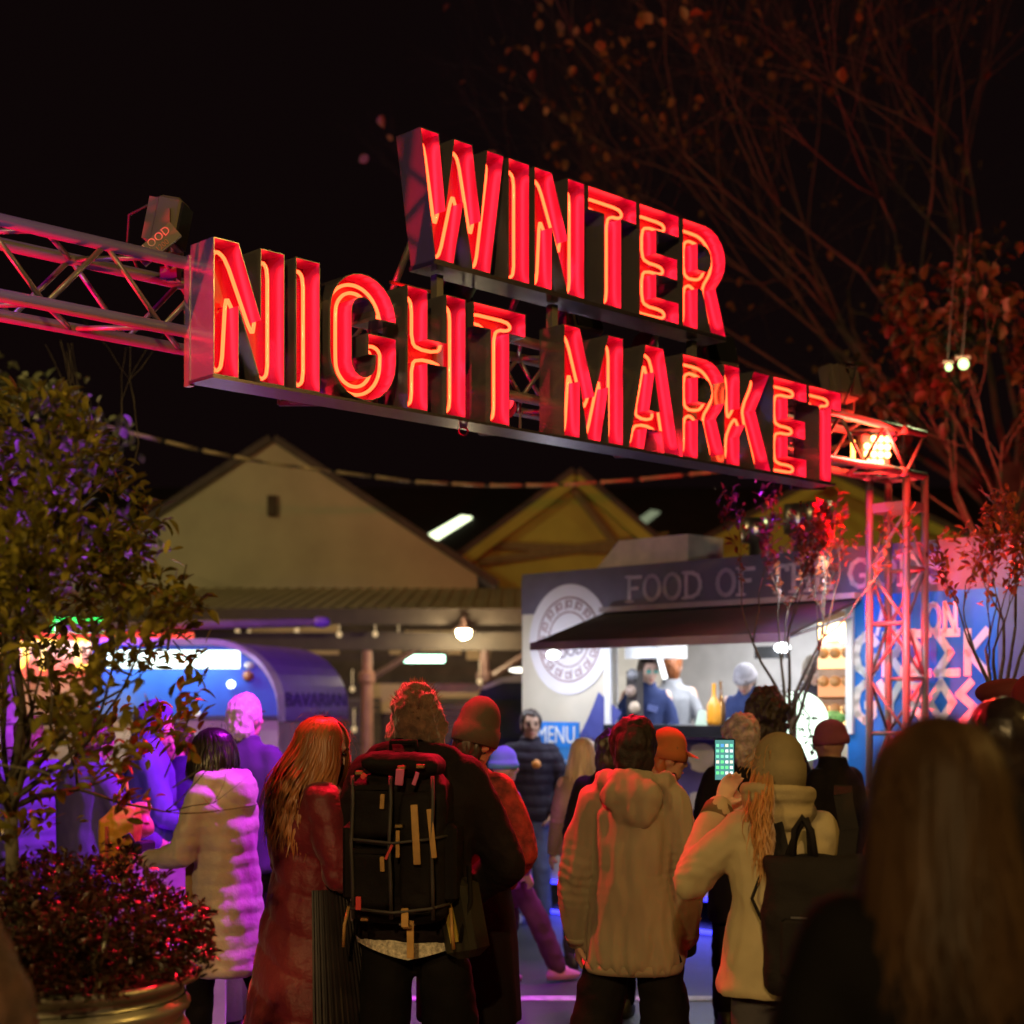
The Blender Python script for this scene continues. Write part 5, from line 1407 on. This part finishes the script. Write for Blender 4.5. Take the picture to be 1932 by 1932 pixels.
# --- puffer woman ---------------------------------------------------------------
Pp = Person('woman with a dark bob in a long pale puffer jacket facing left and reaching forward', 432, 7.3, 1.62, 62, skin_m, head=(14, -14, 0), lean=(0, .05), arms={'L': ((-.22, .12, 1.10), (-.14, .40, 1.06)), 'R': ((.24, .10, 1.10), (.12, .42, 1.04)), 'Lc': .6, 'Rc': .6}, legs={'L': ((-.1, .10, .49), (-.1, .12, .08)), 'R': ((.1, -.08, .5), (.1, -.34, .10))})
puff = M('pale_puffer', (.62, .52, .50), .5, var=.1, scale=4, bump=.3, bscale=30, sheen=.1)
Pp.jacket(puff, hem=.50, bulk=1.16, flare=1.12, folds=.012, quilt=.006, qstep=.075, collar=.06, slim=.92, hood=True)
Pp.pants(black_c); Pp.shoes(shoe_b); Pp.long_hair(HM('hair_black', (.02, .014, .016), .3), .15, 360, .006, .5, seed=6, arc=(60, 480), back=.0, wid=.007)
sg = MB(); sg.tube([(.16, -.1, 1.36), (.21, .02, 1.15), (.17, .12, .93), (.05, .17, .88)], .012, 6); sg.build('bag_strap', M('dark_strap', (.05, .02, .03), .6), Pp.root, True)
MB().ell((.05, .19, .90), (.03, .02, .02), 10, 6).build('clasp', M('gold_clasp', (.8, .6, .3), .2, metal=1), Pp.root, True)
ph = thing('small_camera', 'small dark gadget held out by the woman in the pale puffer', 'gadget', Pp.root.matrix_basis @ V((-.0, .52, 1.0)), R(62))
MB().box((0, 0, .03), (.11, .05, .08), bev=.01).build('case', M('gadget_black', (.02,)*3, .4), ph); MB().lathe([(.028, 0), (.03, .04)], 14, (0, .03, .03), Matrix.Rotation(R(-90), 3, 'X')).build('lens', M('gadget_lens', (.01,)*3, .1), ph, True)

# --- grey haired man ---------------------------------------------------------------
Pg = Person('grey haired man in a dark jacket seen from behind, his hair lit magenta', 462, 8.6, 1.78, -22, skin_l, head=(-10, 0, 0), face=True, build=1.1)
Pg.jacket(MT('deep_violet_jacket', (.05, .045, .10)), hem=.78, bulk=1.12).pants(black_c).shoes(shoe_b); Pg.cap_hair(M('hair_grey', (.55, .52, .52), .6, var=.3, scale=30, bump=.6), -.08, 1.02)

# --- badge man -----------------------------------------------------------------------
Pq = Person('man in dark puffer jacket with orange badge standing before the food truck', 1000, 12.1, 1.68, 165, skin_m, head=(22, -3, 0), face=True, build=1.1, arms={'L': ((-.29, -.02, 1.10), (-.22, .10, .92)), 'R': ((.29, -.02, 1.10), (.22, .10, .92))})
Pq.jacket(MT('midnight_puffer', (.022, .018, .035), .55), hem=.84, bulk=1.15, quilt=.010, qstep=.085).pants(MT('blue_jeans', (.10, .13, .30)), 1.1).shoes(shoe_w); Pq.cap_hair(HM('hair_dark', (.03,)*3), -.05, 1.0)
MB().lathe([(.034, 0), (.036, .006), (.0001, .008)], 16, (-.10, .185, 1.27), Matrix.Rotation(R(-90), 3, 'X')).build('badge', M('orange_badge', (.75, .32, .08), .5), Pq.root, True)

# --- walking child with blue beanie ------------------------------------------------------
Pc = Person('child in a light blue beanie walking behind the beanie wearer, one leg stepping out', 950, 9.5, 1.44, -60, skin_l, legs={'L': ((-.09, .10, .5), (-.09, .02, .08)), 'R': ((.09, .22, .52), (.09, .42, .10))})
Pc.jacket(MT('mauve_coat', (.30, .12, .30)), hem=.72, bulk=1.05).pants(MT('plum_trousers', (.10, .035, .08)), 1.15).shoes(M('pink_trainer', (.7, .25, .5), .5)); Pc.beanie(MT('light_blue_knit', (.12, .38, .55)), .05, .05)

# --- young man in beige hooded jacket -------------------------------------------------
Py = Person('young man with short dark hair in a beige hooded jacket seen from behind', 1196, 6.2, 1.67, -10, skin_m, head=(6, -4, 0), vox=.0065, build=1.02,
            arms={'L': ((-.232, -.03, 1.09), (-.238, .04, .80)), 'R': ((.215, .0, 1.10), (.205, .05, .82)), 'Ln': (1, .3, 0), 'Lc': .9, 'Rc': .7}, legs={'L': ((-.16, .03, .47), (-.20, .0, .08)), 'R': ((.13, .0, .48), (.20, -.05, .08))})
beige = M('beige_cotton', (.29, .235, .16), .85, var=.12, scale=4, bump=.25, bscale=220, sheen=.1)
Py.jacket(beige, hem=.70, bulk=1.1, flare=1.08, gather=.007, vox=.009, folds=.026, fs=(10, 10, 2.4), sleeve=1.18, hood=True, collar=.03, it=4)
hb_ = MB(); k = Py.k; hb_.loft([ring(.685*k, .188, .15, 0, 0, 48), ring(.70*k, .198, .158, 0, 0, 48), ring(.728*k, .196, .157, 0, 0, 48)]); hb_.build('hem_band', beige, Py.root, True)
Py.pants(MT('black_trousers', (.009, .008, .008)), 1.45, folds=.014); Py.shoes(shoe_b)
Py.cap_hair(M('hair_black_short', (.016, .009, .009), .6, var=.5, scale=60, bump=.7, bscale=160, spec=.3), -.075, 1.10, rough=.012)

# --- orange hood person and dark figures beyond the young man ----------------------------
Po = Person('person in an orange brown peaked cap turned right behind the young man', 1248, 7.6, 1.58, -72, skin_m, head=(-8, -10, 0), face=True)
Po.jacket(black_c, hem=.55, bulk=1.15, flare=1.1, collar=.06).pants(black_c).shoes(shoe_b); Po.beanie(MT('rust_cap', (.38, .13, .05)), .06, .05)
pk = MB(); pk.loft([[Po.hp(.07*math.cos(a), .075 + .03*math.sin(a), .055) for a in [math.pi*j/8 for j in range(9)]], [Po.hp(.08*math.cos(a), .10 + .075*math.sin(a), .032) for a in [math.pi*j/8 for j in range(9)]]], False)
pk.build('cap_peak', MT('rust_cap', (.38, .13, .05)), Po.root, True); Po.cap_hair(HM('hair_auburn', (.26, .085, .028)), -.12, .98)
Pd = Person('person in a black coat just left of the young man, facing the truck', 1150, 8.6, 1.58, -15, skin_m)
Pd.jacket(black_c, hem=.6, bulk=1.12, flare=1.05).pants(black_c).shoes(shoe_b); Pd.cap_hair(HM('hair_dark', (.03,)*3), -.1)
Pl = Person('blonde woman partly hidden beside the MENU board', 1100, 10.2, 1.50, 20, skin_l)
Pl.jacket(MT('sand_coat', (.32, .24, .18)), hem=.5, flare=1.1).pants(dark_c).shoes(shoe_b); Pl.long_hair(HM('hair_blonde', (.62, .47, .30)), .32, 260, .01, .6, seed=9, arc=(0, 360), back=.0)

# --- phone woman ----------------------------------------------------------------------------
Pf = Person('woman in an olive beanie, cream coat and scarf raising a phone to take a picture', 1468, 5.4, 1.60, 4, skin_l, head=(14, 4, 0), vox=.0065,
            arms={'L': ((-.315, .10, 1.20), (-.165, .27, 1.475)), 'R': ((.26, .16, 1.16), (-.02, .32, 1.42)), 'Ln': (.35, -.2, .5), 'Rn': (-.2, -.5, .3), 'Lc': .75, 'Rc': .8})
crm = M('cream_coat', (.44, .36, .22), .8, var=.12, scale=5, bump=.25, bscale=220, sheen=.1)
Pf.jacket(crm, hem=.78, bulk=1.12, flare=1.25, vox=.009, folds=.013, fs=(7, 7, 6), sleeve=1.12, collar=.02, it=4)
Pf.pants(MT('grey_jeans', (.07, .065, .08)), 1.15); Pf.shoes(shoe_b)
Pf.beanie(MT('olive_knit', (.24, .19, .11), bscale=90), .04, .085, z0=-.03)
scf = MB(); k = Pf.k
for i in range(5):
    r_ = .098 + .007*math.sin(i*2.1); z = (1.435 + .028*i)*k
    pts = [V((Pf.lean.x + r_*1.08*math.cos(a), -.0 + r_*1.02*math.sin(a), z + .012*math.sin(a*1+i) )) for a in [2*math.pi*j/24 for j in range(25)]]
    scf.tube(pts, .023 + .003*(i % 2), 10, False)
blob(scf, 'scarf', MT('cream_scarf', (.40, .32, .19)), Pf.root, .008, 2, lambda c, n: .005*noise.noise(V((c.x*12, c.y*12, c.z*40))))
Pf.long_hair(HM('hair_ginger', (.40, .19, .06)), .42, 340, .010, .5, seed=12, arc=(140, 222), back=.06, wid=.0036, taper=.45, out=.02, bulge=.93)
for nm in 'LR':
    sh_, e_, w_, n_, c_, s = Pf.arms[nm]; MB().tube([e_.lerp(w_, .80), e_.lerp(w_, .97)], [.06, .054], 16).build('knit_cuff', MT('brown_knit', (.16, .11, .06), bscale=110), Pf.root, True)
# phone (own thing)
pw_ = Pf.root.matrix_basis @ V((-.118, .345, 1.535))
fn = thing('smartphone', 'smartphone with a grid of glowing app icons held up by the woman in the beanie', 'phone', pw_, R(-8))
MB().box((0, 0, 0), (.078, .009, .158), bev=.004).build('case', M('phone_black', (.01,)*3, .2), fn)
MB().box((0, -.006, 0), (.069, .002, .148)).build('screen', E('phone_screen', (.10, .42, .40), .8), fn)
rnd = random.Random(8)
cols = [(.9, .95, .95), (.2, .8, .5), (.1, .4, .9), (.95, .9, .7), (.5, .9, .8), (.15, .9, .3)]
for r_ in range(6):
    for c_ in range(4):
        ci = rnd.randrange(6) if r_ < 4 else 5 if rnd.random() < .6 else 0
        MB().box((-.0255 + .017*c_, -.0078, .054 - .0205*r_), (.0112, .0012, .0112), bev=.0003).build('app_icon', E('app_icon_%d' % ci, cols[ci], 1.3), fn)
# her backpack
bq = thing('backpack', 'plain black roll top backpack on the back of the woman in the cream coat', 'backpack', Pf.root.location + V((.075, -.215, .76)), R(-12))
bk2 = MT('black_nylon', (.018, .015, .016), .75, bscale=90)
q = MB(); q.loft([ring(0, .135, .07, 0, 0, 20, 3.2), ring(.03, .155, .085, 0, 0, 20, 3.2), ring(.28, .165, .09, 0, 0, 20, 3.2), ring(.40, .16, .075, .01, 0, 20, 3.2), ring(.46, .175, .05, .01, 0, 20, 3), ring(.475, .16, .03, .01, 0, 20, 3)])
blob(q, 'main_bag', bk2, bq, .010, 3, lambda c, n: .010*noise.noise(c*9) + .004*noise.noise(c*30))
MB().box((.0, -.085, .17), (.2, .03, .2), bev=.014).build('front_pocket', bk2, bq)
MB().box((-.03, -.104, .275), (.07, .004, .006)).build('zip_pull', M('zip_grey', (.25, .25, .28), .3, metal=.8), bq); MB().box((-.03, -.094, .245), (.08, .004, .005)).build('zip_pull', M('zip_grey', (.25, .25, .28), .3, metal=.8), bq)
for sx, top in ((-.05, .60), (.03, .60)): MB().tube([(sx*1.0-.03, -.0, .46), (sx*.5-.02, -.02, .56), (-.02, -.02, top)], .013, 8).build('loop_handle', bk2, bq, True)
MB().tube([(-.06, -.02, .46), (-.055, -.035, .56), (-.03, -.04, .605), (0, -.035, .56), (.015, -.02, .46)], .012, 8).build('loop_handle', bk2, bq, True)
for sx in (-1, 1):
    m_ = MB(); pts = [V((.01+sx*.10, .05, .42)), V((.0+sx*.125, .07, .56)), V((-.03+sx*.135, .13, .665)), V((-.03+sx*.135, .22, .69)), V((-.03+sx*.14, .30, .62))]
    for i in range(len(pts)-1):
        a, b = pts[i], pts[i+1]; d = (b-a); m_.box((a+b)/2, (.062, .016, d.length*1.12), (V((0, 0, 1)).rotation_difference(d)).to_matrix())
    m_.build('shoulder_strap', bk2, bq)
MB().tube([(-.165, .0, .25), (-.2, .02, .32), (-.17, .06, .4)], .006, 6).build('side_strap', bk2, bq, True)

# --- close woman with long brown hair ---------------------------------------------------
Pk = Person('woman close to the camera with long straight brown hair and a black top', 1772, 2.4, 1.71, 0, skin_m, head=(0, 0, 0), build=1.02)
Pk.jacket(MT('black_knit_top', (.007, .006, .006)), hem=.72, bulk=1.12, folds=.008, shoulder=1.08).pants(black_c).shoes(shoe_b)
Pk.long_hair(HM('hair_brown', (.07, .038, .018), .5, .2), .37, 900, .010, .35, seed=21, arc=(150, 390), back=.04, wid=.0055, taper=.8, out=.0, bulge=1.06)

# --- right edge and left edge people --------------------------------------------------------
Pa = Person('person in a maroon beret at the right edge behind two other heads', 1912, 6.3, 1.82, -10, skin_m); Pa.jacket(black_c, hem=.7, bulk=1.12).pants(black_c).shoes(shoe_b)
bm_ = MB(); bm_.ell(Pa.hp(-.02, -.02, .085), (.135, .14, .06), 18, 10); bm_.ell(Pa.hp(0, 0, .04), (.1, .11, .05), 16, 8); blob(bm_, 'beret', MT('maroon_felt', (.10, .022, .025)), Pa.root, .01, 3); Pa.cap_hair(HM('hair_dark', (.03,)*3), -.08, .98)
Pe = Person('person in a wine red beanie cut off by the right edge', 1958, 5.6, 1.80, 5, skin_m); Pe.jacket(black_c, hem=.7, bulk=1.12).pants(black_c).shoes(shoe_b); Pe.beanie(MT('wine_knit', (.13, .02, .025)), .05, .06)
Pn = Person('person with smooth dark hair close behind the brown haired woman at the right', 1890, 4.4, 1.735, -10, skin_m); Pn.jacket(black_c, hem=.7, bulk=1.1).pants(black_c).shoes(shoe_b); Pn.cap_hair(HM('hair_black_smooth', (.02, .012, .014), .35), -.09, 1.12, rough=.004)
Pz = Person('dark coated person at the lower left edge, only a sleeve in view', -205, 3.1, 1.62, 0, skin_m, arms={'R': ((.26, .02, 1.06), (.30, .10, .82))}); Pz.jacket(M('brown_fur_coat', (.10, .045, .03), .8, var=.4, scale=20, bump=.8, bscale=50, sheen=.3), hem=.5, bulk=1.2, folds=.02, fs=(9, 9, 7), flare=1.15).pants(black_c).shoes(shoe_b); Pz.cap_hair(HM('hair_dark', (.03,)*3), -.1)
Ps = Person('person in a maroon beanie and black jacket silhouetted against the blue end of the truck', 1572, 8.8, 1.62, 38, skin_d, head=(10, -5, 0)); Ps.jacket(black_c, hem=.7, bulk=1.15, collar=.06).pants(black_c).shoes(shoe_b); Ps.beanie(MT('mauve_knit', (.20, .06, .08)), .03, .05)
Pu = Person('person with a mass of dark curls in front of the serving window', 1445, 9.0, 1.78, 0, skin_d); Pu.jacket(black_c, hem=.7, bulk=1.1).pants(black_c).shoes(shoe_b); Pu.cap_hair(HM('hair_curls', (.03, .018, .012), .6), -.12, 1.3, rough=.03)
Pv = Person('person in a pale fur trimmed hood hidden behind the phone', 1400, 8.2, 1.66, 0, skin_m); Pv.jacket(black_c, hem=.6, bulk=1.12).pants(black_c).shoes(shoe_b); Pv.cap_hair(M('fur_grey', (.35, .3, .28), .9, var=.5, scale=30, bump=.8), -.1, 1.15, rough=.02)
# --- people behind the potted tree
blue_c = MT('cobalt_jacket', (.10, .10, .38)); blue2 = MT('blue_coat', (.12, .10, .34))
Ph = Person('person in a blue jacket with hood up, just right of the potted tree', 280, 8.9, 1.74, -70, skin_l, head=(0, -12, 0), arms={'L': ((-.25, .05, 1.1), (-.14, .28, 1.0)), 'R': ((.26, .05, 1.1), (.14, .28, 1.0))}); Ph.jacket(blue_c, hem=.72, bulk=1.18, collar=.06).pants(black_c).shoes(shoe_b); Ph.cap_hair(MT('hood_blue', (.09, .08, .34)), -.12, 1.12, rough=.006, name='hood')
Pi = Person('person with dark hair and violet lit face beyond the puffer woman', 345, 9.8, 1.60, 150, skin_l, head=(-20, -8, 0), face=True); Pi.jacket(navy_c, hem=.7, bulk=1.1).pants(black_c).shoes(shoe_b); Pi.cap_hair(HM('hair_dark', (.03,)*3), -.1)
Pj = Person('person in a blue coat and dark apron behind the trunk of the potted tree', 165, 8.3, 1.66, -40, skin_l, head=(0, -25, 0), arms={'L': ((-.27, .06, 1.1), (-.2, .3, 1.0)), 'R': ((.28, .08, 1.1), (.22, .30, 1.02))}); Pj.jacket(blue2, hem=.8, bulk=1.15).pants(MT('grey_apron', (.07, .065, .08)), 1.9, folds=.02).shoes(shoe_b); Pj.cap_hair(HM('hair_dark', (.03,)*3), -.1)
Pw = Person('person in a violet lit coat at the far left behind the potted tree', 55, 9.0, 1.66, 20, skin_l, head=(0, -10, 0)); Pw.jacket(blue2, hem=.62, bulk=1.15, quilt=.01).pants(black_c).shoes(shoe_b); Pw.cap_hair(HM('hair_brown2', (.12, .07, .05)), -.12)
# --- people working in the truck
apr = MT('navy_workwear', (.035, .05, .14)); gv = MT('grey_vest', (.32, .33, .36))
def crew(label, u, y, hd_v, yaw, head, top, arms=None, hair=None, face=True):
    a, z_ = TK(u, hd_v, y); loc = TO + td*a + tn*y
    hgt = z_ - .46
    p_ = Person(label, 0, loc.y, hgt, yaw, skin_l, head=head, arms=arms, face=face, floor=.46, x=loc.x)
    p_.jacket(top, hem=.86, bulk=1.05, sleeve=.85).pants(black_c).shoes(shoe_b)
    return p_
fwd = {'L': ((-.25, .08, 1.10), (-.07, .30, 1.10)), 'R': ((.25, .08, 1.10), (.07, .30, 1.10)), 'Lc': .9, 'Rc': .9}
c1 = crew('navy vested worker with tied back dark hair at the left of the window', 1219, .42, 1240, 168, (28, -10, 0), apr, fwd); c1.cap_hair(HM('hair_dark', (.03,)*3), -.06, 1.0); 
for s in (-1, 1): MB().box(c1.hp(s*.032, .102, .012), (.04, .006, .026), c1.HR).build('spectacles', M('glass_frame', (.1, .35, .3), .2), c1.root)
for sx in (-1, 1): MB().box(V((sx*.07, .155, 1.24)), (.08, .03, .05), Matrix.Rotation(sx*.3, 3, 'Y')).build('vest_panel', M('vest_blue', (.12, .16, .42), .6), c1.root)
c2 = crew('worker in a grey vest with his back to the window', 1268, 1.0, 1236, -20, (0, 0, 0), gv, {'R': ((.27, -.02, 1.1), (.25, .1, .92))}, face=False); c2.cap_hair(HM('hair_auburn', (.26, .085, .028)), -.05, 1.0)
c3 = crew('worker in a grey cap and navy vest bending over the counter', 1411, .45, 1250, 160, (-6, -30, 0), apr, fwd); c3.beanie(MT('grey_cap', (.40, .38, .42)), .01, .045); c3.cap_hair(HM('hair_dark', (.03,)*3), -.06, .97)
MB().tube([c3.hp(0, -.12, .02), c3.hp(.02, -.16, -.06), c3.hp(.0, -.15, -.2)], [.035, .04, .012], 8).build('ponytail', HM('hair_dark', (.03,)*3), c3.root, True)
c4 = crew('worker in a dark top by the warm shelves at the right of the window', 1532, .5, 1238, 172, (18, -12, 0), MT('charcoal_top', (.05, .045, .06)), fwd); c4.cap_hair(HM('hair_fair', (.35, .28, .2)), -.05, 1.0)
# ------------------------------------------------------------------ loose things
# yellow bag
yb = thing('carrier_bag', 'bulging yellow plastic carrier bag carried behind the potted tree', 'bag', P(228, 1668, 7.7))
q = MB(); zt_ = ZV(1520, 7.7) - yb.location.z
q.loft([ring(0, .03, .03, -.02, 0, 16), ring(.07, .075, .05, -.01, 0, 16), ring(.2, .105, .07, 0, 0, 16), ring(zt_*.8, .11, .07, 0, 0, 16), ring(zt_, .06, .04, .02, 0, 16)])
yc = M('yellow_plastic', (.62, .30, .03), .35, var=.15, bump=.3, bscale=20, trans=.0)
blob(q, 'bag', yc, yb, .009, 2, lambda c, n: .016*noise.noise(V((c.x*14, c.y*14, c.z*4))) + .006*noise.noise(c*30))
for sx in (-1, 1): MB().tube([(.02+sx*.03, -.02, zt_-.03), (.02+sx*.02, -.02, zt_+.07), (.03, -.01, zt_+.12)], .008, 6).build('handle', yc, yb, True)
MB().tube([(.03, -.09, .24), (.065, -.085, .26), (.085, -.075, .22), (.07, -.08, .17), (.045, -.09, .18)], .008, 6).build('logo_loop', M('dark_print', (.03, .01, .02), .5), yb, True)
MB().b2((-.06, -.079, .1), (-.045, -.074, zt_*.75)).build('stripe', M('red_stripe', (.5, .06, .03), .5), yb)
pkb = thing('pink_bag', 'crumpled pink plastic bag bunched at the top of the yellow one', 'bag', P(262, 1552, 7.9))
q = MB(); q.ell((0, 0, 0), (.075, .05, .09), 14, 10); q.ell((.02, 0, .06), (.05, .04, .05), 10, 8); blob(q, 'bag', M('pink_plastic', (.75, .20, .22), .3), pkb, .009, 1, lambda c, n: .025*noise.noise(c*13))
# clothed table
tb = thing('table', 'folding table under a pale cloth washed violet, left of the puffer woman', 'table', P(322, 1325, 8.6) - V((0, 0, CAMH)))
cl = M('table_cloth', (.55, .50, .58), .8, var=.1, bump=.2)
q = MB(); n = 60; pr_ = []
def tring(z, ex, wv):
    o = []
    for j in range(n):
        a = 2*math.pi*j/n; c, s = math.cos(a), math.sin(a); k_ = (abs(c)**8 + abs(s)**8)**(-1/8); w_ = 1 + wv*math.sin(a*17)
        o.append(V((.42*c*k_*ex*w_, .35*s*k_*ex*w_, z)))
    return o
q.loft([tring(.03, 1.06, .025), tring(.5, 1.03, .015), tring(.93, 1.0, .0), tring(.955, .98, 0)]); q.build('tablecloth', cl, tb, True)
ca = thing('cash_box', 'white box standing on the ground in front of the clothed table', 'box', (XU(345, 8.0), 8.0, 0), .2)
MB().box((0, 0, .24), (.44, .3, .46), bev=.01).build('carton', M('white_carton', (.62, .6, .66), .7), ca); MB().box((0, 0, .475), (.46, .32, .02)).build('lid', M('white_carton', (.62, .6, .66), .7), ca)
pb_ = thing('paper_bag', 'small brown paper bag hanging beside the puffer woman', 'bag', P(374, 1704, 7.35))
MB().b2((-.055, -.03, 0), (.055, .03, .27)).build('bag', M('kraft_paper', (.42, .26, .12), .8, bump=.3), pb_); MB().tube([(-.03, 0, .27), (-.02, 0, .34), (.02, 0, .34), (.03, 0, .27)], .004, 5).build('handle', M('kraft_paper', (.42, .26, .12), .8), pb_, True)
# blue stall behind with crates
st_ = thing('stall_counter', 'violet lit market counter behind the potted tree', 'counter', P(70, 1325, 9.6) - V((0, 0, CAMH)))
for i in range(6): MB().b2((-1.0+.34*i, -.02, .05), (-1.0+.34*i+.325, .03, 1.0)).build('board', M('pale_board', (.5, .48, .55), .6), st_)
MB().b2((-1.05, -.1, 1.0), (1.08, .6, 1.05)).build('top', M('pale_board', (.5, .48, .55), .6), st_)
# illuminated signs on the left
es = thing('exit_sign', 'green illuminated EXIT sign seen through the potted tree', 'sign', P(143, 1188, 16))
MB().b2((-.27, 0, -.12), (.27, .08, .12)).build('sign_box', E('exit_green', (.03, .9, .12), 3.5), es)
tm = text_mesh('EXIT', .22, .003); o = link('lettering', tm, E('exit_white', (.8, 1, .9), 4), es)
for q in tm.vertices: q.co = V((q.co.x, -.006 - q.co.z, q.co.y - .08))
MB().b2((-.01, .03, .12), (.01, .05, 1.9)).build('hanger_rod', steel_dk, es)
hs = thing('hot_dogs_sign', 'red lit stall sign reading HOT DOGS in yellow neon, half hidden by the potted tree', 'sign', P(120, 1232, 15))
MB().b2((-.98, 0, -.24), (1.25, .1, .2)).build('sign_box', E('sign_red', (.95, .06, .02), 1.6), hs)
word('HOT DOGS', hs, E('neon_yellow', (1, .55, .06), 4), -.88, 1.2, -.15, .27, .045, -.002, .02)
for sx in (-.9, 1.15): MB().b2((sx-.03, .1, -2.95), (sx+.03, .16, .2)).build('post', steel_dk, hs)
wl_ = MB(); 
sw_ = thing('market_stall', 'white lit stall back panel behind the potted tree', 'stall', P(170, 1325, 15.4) - V((0, 0, CAMH)))
for i in range(5): MB().b2((-1.3+.56*i, 0, .2), (-1.3+.56*i+.54, .04, ZV(1262, 15.4))).build('panel', M('stall_white', (.7, .68, .66), .6), sw_)
lamp('AREA', 'stall_light', 60, (.95, 1, .92), sw_, (0, -.5, 2.3), (0, 0, 1.4), (2.2, .2))
# glowing globe built in place of a pool of light
gl = thing('light_pool_globe', 'bright white glowing globe for a light pool behind the beanie of the phone woman', 'lamp', P(1506, 1360, 10.3))
MB().ell((0, 0, 0), (.20, .20, .20), 20, 14).tube([(.06, 0, -.12), (.10, 0, -.25)], [.12, .09], 12).build('globe', E('globe_glow', (.78, 1, .80), 2.2), gl, True)
MB().tube([(.08, 0, -.22), (.08, 0, -gl.location.z)], .02, 8).build('stand', steel_dk, gl, True)
iv = thing('climbing_twigs', 'dark leafy twigs hanging in front of the glowing globe', 'plant', P(1500, 1390, 10.0))
random.seed(44); ss = []; tw = MB()
for i in range(7):
    p0 = V((random.uniform(-.2, .05), 0, .28)); pts = [p0]
    for j in range(5): pts.append(pts[-1] + V((random.uniform(-.03, .06), random.uniform(-.01, .01), -.075)))
    tw.tube(pts, .005, 4)
    for q_ in pts:
        for _ in range(4): ss.append((q_ + rv(.02), rv(1)))
tw.tube([(0, 0, .3), (0, .02, -iv.location.z)], .012, 6)
tag(tw.build('twig', bark, iv), kind='stuff'); foliage(iv, ss, LEAF('leaf_dark', (.02, .025, .015), (.04, .04, .02), .5, .1), .045, .025, 30)
# distant lamps in the tree
for (u, v, r_) in ((1790, 693, .032), (1818, 687, .048)):
    t_ = thing('distant_lamp', 'smaller left one of two greenish lamps among the dark branches' if r_ < .04 else 'larger right one of two greenish lamps among the dark branches', 'lamp', P(u, v, 13.6), 0, 'two lamps among the branches')
    MB().ell((0, 0, 0), (r_, r_*.5, r_), 12, 8).build('bulb', E('mast_lamp', (.62, 1, .35), 3), t_, True)
    MB().b2((-r_*1.4, .02, r_), (r_*1.4, .16, r_+.03)).build('hood', steel_dk, t_); MB().tube([(0, .05, r_), (.1, .1, 1.2)], .006, 5).build('hanging_wire', M('black_cable', (.02,)*3, .6), t_)
lamp('POINT', 'mast_glow', 30, (.8, .9, .4), t_, (0, -.4, 0), size=.1)
